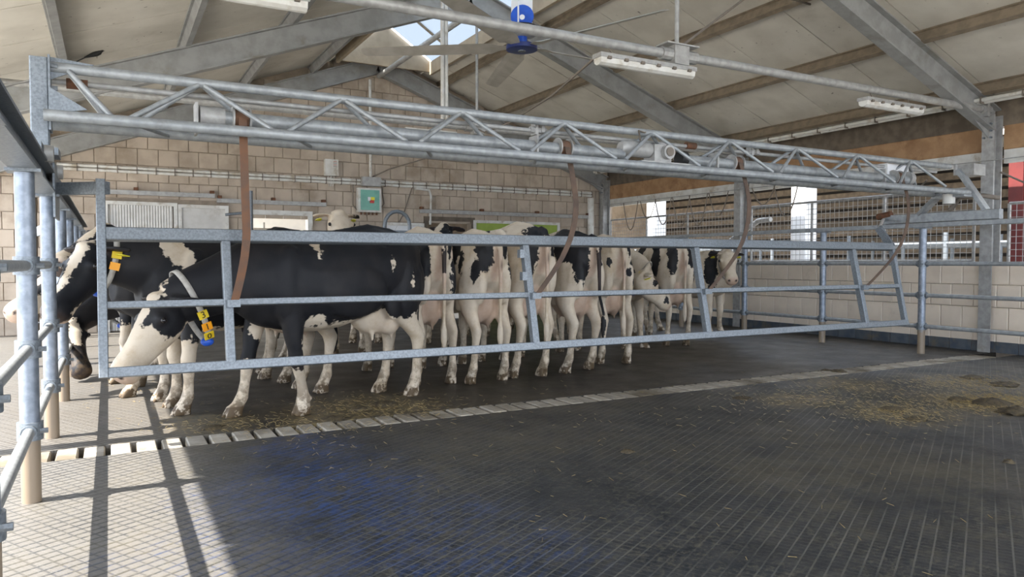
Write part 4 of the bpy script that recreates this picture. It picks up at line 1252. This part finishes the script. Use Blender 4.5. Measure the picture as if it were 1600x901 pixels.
L_bl = LEGS_W+[Wh((.2,0,1.1),(.15,.5,.3)), Wh((.16,0,.0),(.16,.05,.07),'H')]
cow('black cow lowering its dark head to the sunlit floor by the fence', (1.15, 9.10), 195,
    atY(112, 500, 8.75), atY(134, 570, 8.45), 1, L_bl, 1, ((0,0),(.1,0),(0,0),(0,0)), 1.0, .02, dict(s=.7, num='', side=1), (1, 0))
# white faced cow looking over the black back
E_bl = [Bk((.2,0,1.1),(.3,.5,.3)), Bk((-.03,.26,-.10),(.05,.06,.06),'H')]
cow('white faced cow looking over the back of the black cow with number collar', (3.05, 10.1), 243,
    atY(531, 331, 9.0), atY(548, 372, 8.62), -1, E_bl, -1, scale=1.06, voxel=.018, tags=(1, 1))
# black and white head behind the rumps
H_bl = [Bk((0,0,1.0),(.5,.6,.5)), Wh((.12,0,0),(.16,.05,.07),'H'), Wh((-.05,0,.02),(.06,.12,.05),'H'), Wh((.45,0,-.1),(.12,.12,.1),'H')]
cow('black and white cow with mottled poll just showing behind the pale rumps', (4.75, 10.45), 218,
    atY(693, 350, 9.75), atY(668, 372, 9.35), -1, H_bl, 1, scale=1.03, voxel=.02, tags=(0, 0))
cow('mostly black cow deep in the herd below the green doors', (7.0, 11.6), 185, (5.75, 11.5, 1.2), (5.35, 11.4, .9), 1, LEGS_W+[Wh((-.3,0,1.3),(.2,.5,.3))], 1, scale=.98, voxel=.024, tags=(0, 0))
# rumps towards the gate
def rump(label, hx, hy, heading, blobs, base=-1, scale=1.0, feet=((0,0),(.08,0),(0,0),(0,0)), tail=(0, 0), vox=.0155, headz=1.15, turn=0, zs=1.05):
    a = math.radians(heading)
    d = Vector((math.cos(a), math.sin(a), 0))
    n = Vector((-d.y, d.x, 0))
    root = Vector((hx, hy, 0))+d*.68*scale
    poll = root+d*1.30*scale+n*turn*.3+Vector((0, 0, headz))
    muz = poll+d*.40+n*turn*.25+Vector((0, 0, -.33))
    cow(label, (root.x, root.y), heading, poll, muz, base, blobs, 1, feet, scale, vox, None, (0, 0), tail).scale = (1, .89, zs)
rump('white cow with one large black thigh patch next to the black broadside cow', 2.76, 6.66, 95,
     [Bk((-.74,.20,1.18),(.16,.13,.25)), Bk((-.70,.25,1.0),(.10,.09,.13)), Bk((-.80,-.20,1.02),(.10,.07,.20)), Bk((-.86,-.13,1.27),(.03,.03,.07)), Bk((.3,0,1.1),(.3,.5,.4)), Bk((-.93,.0,1.22),(.03,.035,.16))], scale=.99, feet=((0,0),(.08,0),(.06,-.02),(-.02,-.06)), headz=1.1)
rump('white cow with two black hip patches and black speckled right thigh', 3.31, 6.54, 93,
     [Bk((-.42,.29,1.27),(.10,.10,.13)), Bk((-.55,.29,1.18),(.045,.10,.14)), Bk((-.82,.13,1.26),(.12,.10,.17)), Bk((-.76,.20,1.10),(.08,.08,.12)), Bk((-.86,-.11,1.28),(.05,.05,.07)), Bk((-.80,-.21,1.08),(.07,.06,.10)), Bk((-.80,-.20,1.22),(.03,.04,.04)), Bk((-.74,-.25,.95),(.05,.05,.06)), Bk((.2,0,1.1),(.3,.5,.3))],
     scale=.98, feet=((0,0),(.08,0),(0,.03),(.04,-.06)), headz=1.05)
rump('tall white cow with black tail head and bony hips in the middle of the row', 3.88, 6.62, 93,
     [Bk((-.80,.0,1.39),(.14,.22,.08)), Bk((-.84,.13,1.2),(.10,.07,.20)), Bk((-.82,-.18,1.28),(.10,.07,.14)), Bk((-.45,.30,1.28),(.04,.06,.07)), Bk((-.80,-.22,.98),(.035,.05,.06)), Bk((-.80,-.21,1.08),(.03,.05,.05)), Bk((.3,0,1.2),(.3,.5,.25))],
     scale=1.02, feet=((0,0),(.08,0),(.05,.04),(.0,.04)), headz=1.1, zs=1.07)
rump('cream cow with broad black saddle over the rump and black tail', 4.58, 6.74, 97,
     [Bk((-.62,.0,1.44),(.32,.42,.13)), Bk((-.70,.20,1.27),(.28,.18,.15)), Bk((-.80,.15,1.12),(.10,.10,.22)), Bk((-.82,.14,.98),(.055,.06,.10)), Bk((-.25,.33,1.18),(.09,.1,.12)), Bk((-.85,-.12,1.22),(.07,.06,.14)), Bk((-.93,-.03,.80),(.055,.10,.62)), Bk((.4,0,1.1),(.25,.5,.35))],
     scale=1.0, feet=((0,0),(.08,0),(-.04,.10),(.04,.0)), tail=(-.03, -.10), headz=1.1)
rump('pale cow with small black spots on the hindquarter at the end of the row', 5.26, 7.08, 81,
     [Bk((-.84,-.15,1.30),(.06,.045,.055)), Bk((-.82,-.20,1.16),(.06,.04,.05)), Bk((-.83,-.13,1.06),(.06,.04,.045)), Bk((-.80,-.22,.95),(.06,.05,.05)), Bk((-.66,-.28,1.2),(.05,.05,.055)), Bk((-.84,.16,1.18),(.06,.04,.04)), Bk((.4,0,1.2),(.2,.5,.2))],
     scale=.98, feet=((0,0),(.08,0),(.02,0),(-.06,0)), headz=.95, turn=1)
rump('black and white cow with pink udder standing apart near the tiled wall', 7.18, 8.15, 74,
     [Bk((-.82,.16,1.20),(.12,.08,.24)), Bk((-.80,-.17,1.25),(.12,.08,.18)), Bk((-.76,-.22,1.02),(.09,.06,.14)), Bk((-.45,.30,1.2),(.14,.12,.25)), Bk((.3,0,1.2),(.2,.5,.3))],
     scale=.99, feet=((0,0),(.08,0),(.0,0),(.0,0)), vox=.018, headz=1.1)
cow('white faced cow with two yellow ear tags looking at the camera by the tiled wall', (8.55, 9.50), -75,
    atY(1137, 393, 8.45), atY(1148, 438, 8.02), -1,
    [Bk((.62,0,1.15),(.12,.5,.4)), Bk((.05,-.33,1.1),(.08,.1,.3)), Bk((-.2,-.3,1.25),(.10,.15,.12)), Bk((-.03,.22,-.06),(.07,.08,.09),'H'), Bk((-.03,-.22,-.06),(.07,.08,.09),'H')], -1,
    scale=.97, voxel=.0165, collar=dict(s=.7, num='', side=1, drop=.12), tags=(1, 1))
cow('spotted cow with blue transponder stretching its head past the pale rumps', (6.25, 8.78), -72,
    atY(1010, 425, 7.75), atY(1059, 478, 7.72), -1,
    [Bk((-.0,.22,-.07),(.08,.10,.09),'H'), Bk((.14,-.13,-.06),(.05,.05,.05),'H'), Bk((.30,-.09,-.06),(.06,.06,.05),'H'), Bk((.46,-.07,-.10),(.05,.05,.05),'H'), Bk((.36,0,.0),(.03,.03,.04),'H'), Bk((.3,0,1.2),(.25,.4,.2)), Bk((-.4,0,1.2),(.3,.4,.25))], -1,
    scale=.97, voxel=.0165, collar=dict(s=.80, num='  ', side=-1, drop=.07), tags=(1, 0), feet=((.08,0),(0,0),(0,0),(0,0)))

# ------------------------------------------------------------------ dung, straw
def clump(x, y, r, h, seed):
    rd = random.Random(seed)
    mb = MB()
    n = 14
    rings = []
    for z, k in ((0, 1), (.35, .92), (.7, .66), (1, .3)):
        rings.append([(x+r*k*math.cos(2*math.pi*i/n)*rd.uniform(.7, 1.25), y+.8*r*k*math.sin(2*math.pi*i/n)*rd.uniform(.7, 1.25), z*h*rd.uniform(.7, 1.2)) for i in range(n)])
    return mb.loft(rings)
spots = [((1550, 632), .17, .05), ((1500, 625), .12, .03), ((1585, 645), .14, .05), ((1395, 640), .12, .025), ((1430, 655), .10, .02), ((1310, 581), .09, .03), ((1290, 579), .07, .02),
         ((1160, 622), .10, .015), ((980, 706), .05, .02), ((1570, 601), .16, .03), ((1520, 590), .14, .025), ((600, 632), .12, .03), ((560, 640), .10, .03), ((690, 632), .10, .02), ((330, 668), .10, .02), ((520, 655), .12, .025), ((1576, 722), .04, .02)]
DL = ['largest straw covered dung heap on the mat opposite the red column', 'small dung heap beside the largest heap on the mat', 'broad flat dung heap lying in front of the largest heap',
      'loose dung and straw patch on the mat in front of the tiled wall', 'smaller dung patch touching the loose straw patch', 'dung lump on the concrete slats near the tiled wall', 'little dung lump beside the lump on the slats',
      'thin dung smear on the mat before the slatted channel', 'single tiny brown dung lump on the bare middle of the mat', 'flat dung patch near the slats under the red column side', 'flat dung patch close to the end of the slatted channel',
      'dung patch between the hind hooves of the black cow and the slats', 'dung patch behind the front hooves of the black cow', 'dung patch by the hooves of the white cow with the thigh patch',
      'dung smear beside the sunlit floor and the slats', 'dung patch in front of the white front hoof of the black cow', 'small dark lump alone on the mat below the straw heaps']
for i, (pp, r, h) in enumerate(spots):
    q = atZ(pp[0], pp[1], 0)
    clump(q.x, q.y, r, h, i).build('dung_clump', M['dung'], None, True, DL[i], 'dung', 'dung clumps on the floor')
st = MB()
rd = random.Random(3)
def straw(px, py, sx, sy, n, ln=(.015, .045)):
    for _ in range(n):
        q = atZ(px+rd.gauss(0, sx), py+rd.gauss(0, sy), 0)
        if not (XL < q.x < 9.9 and .5 < q.y < 10): continue
        a = rd.uniform(0, math.pi)
        L = rd.uniform(*ln)/2
        d = Vector((math.cos(a)*L, math.sin(a)*L, 0))
        z = rd.uniform(.004, .012)
        p0, p1 = Vector((q.x, q.y, z))-d, Vector((q.x, q.y, z+rd.uniform(0, .012)))+d
        st.beam(p0, p1, rd.uniform(.001, .0022), .0015)
straw(1550, 628, 40, 8, 1500)
straw(1410, 645, 40, 10, 500)
straw(1350, 615, 80, 14, 400)
straw(1510, 598, 55, 6, 700)
straw(1250, 620, 60, 10, 200)
straw(600, 638, 70, 10, 600)
straw(420, 665, 90, 8, 400)
straw(470, 690, 60, 12, 40)
straw(520, 730, 90, 20, 25)
straw(1000, 720, 250, 70, 45)
straw(250, 600, 60, 20, 200)
straw(1300, 780, 200, 70, 25)
straw(1180, 640, 300, 30, 150)
st.build('loose_straw', M['straw'], None, False, 'scattered straw stalks lying on the rubber mats', 'straw', None, 'stuff')
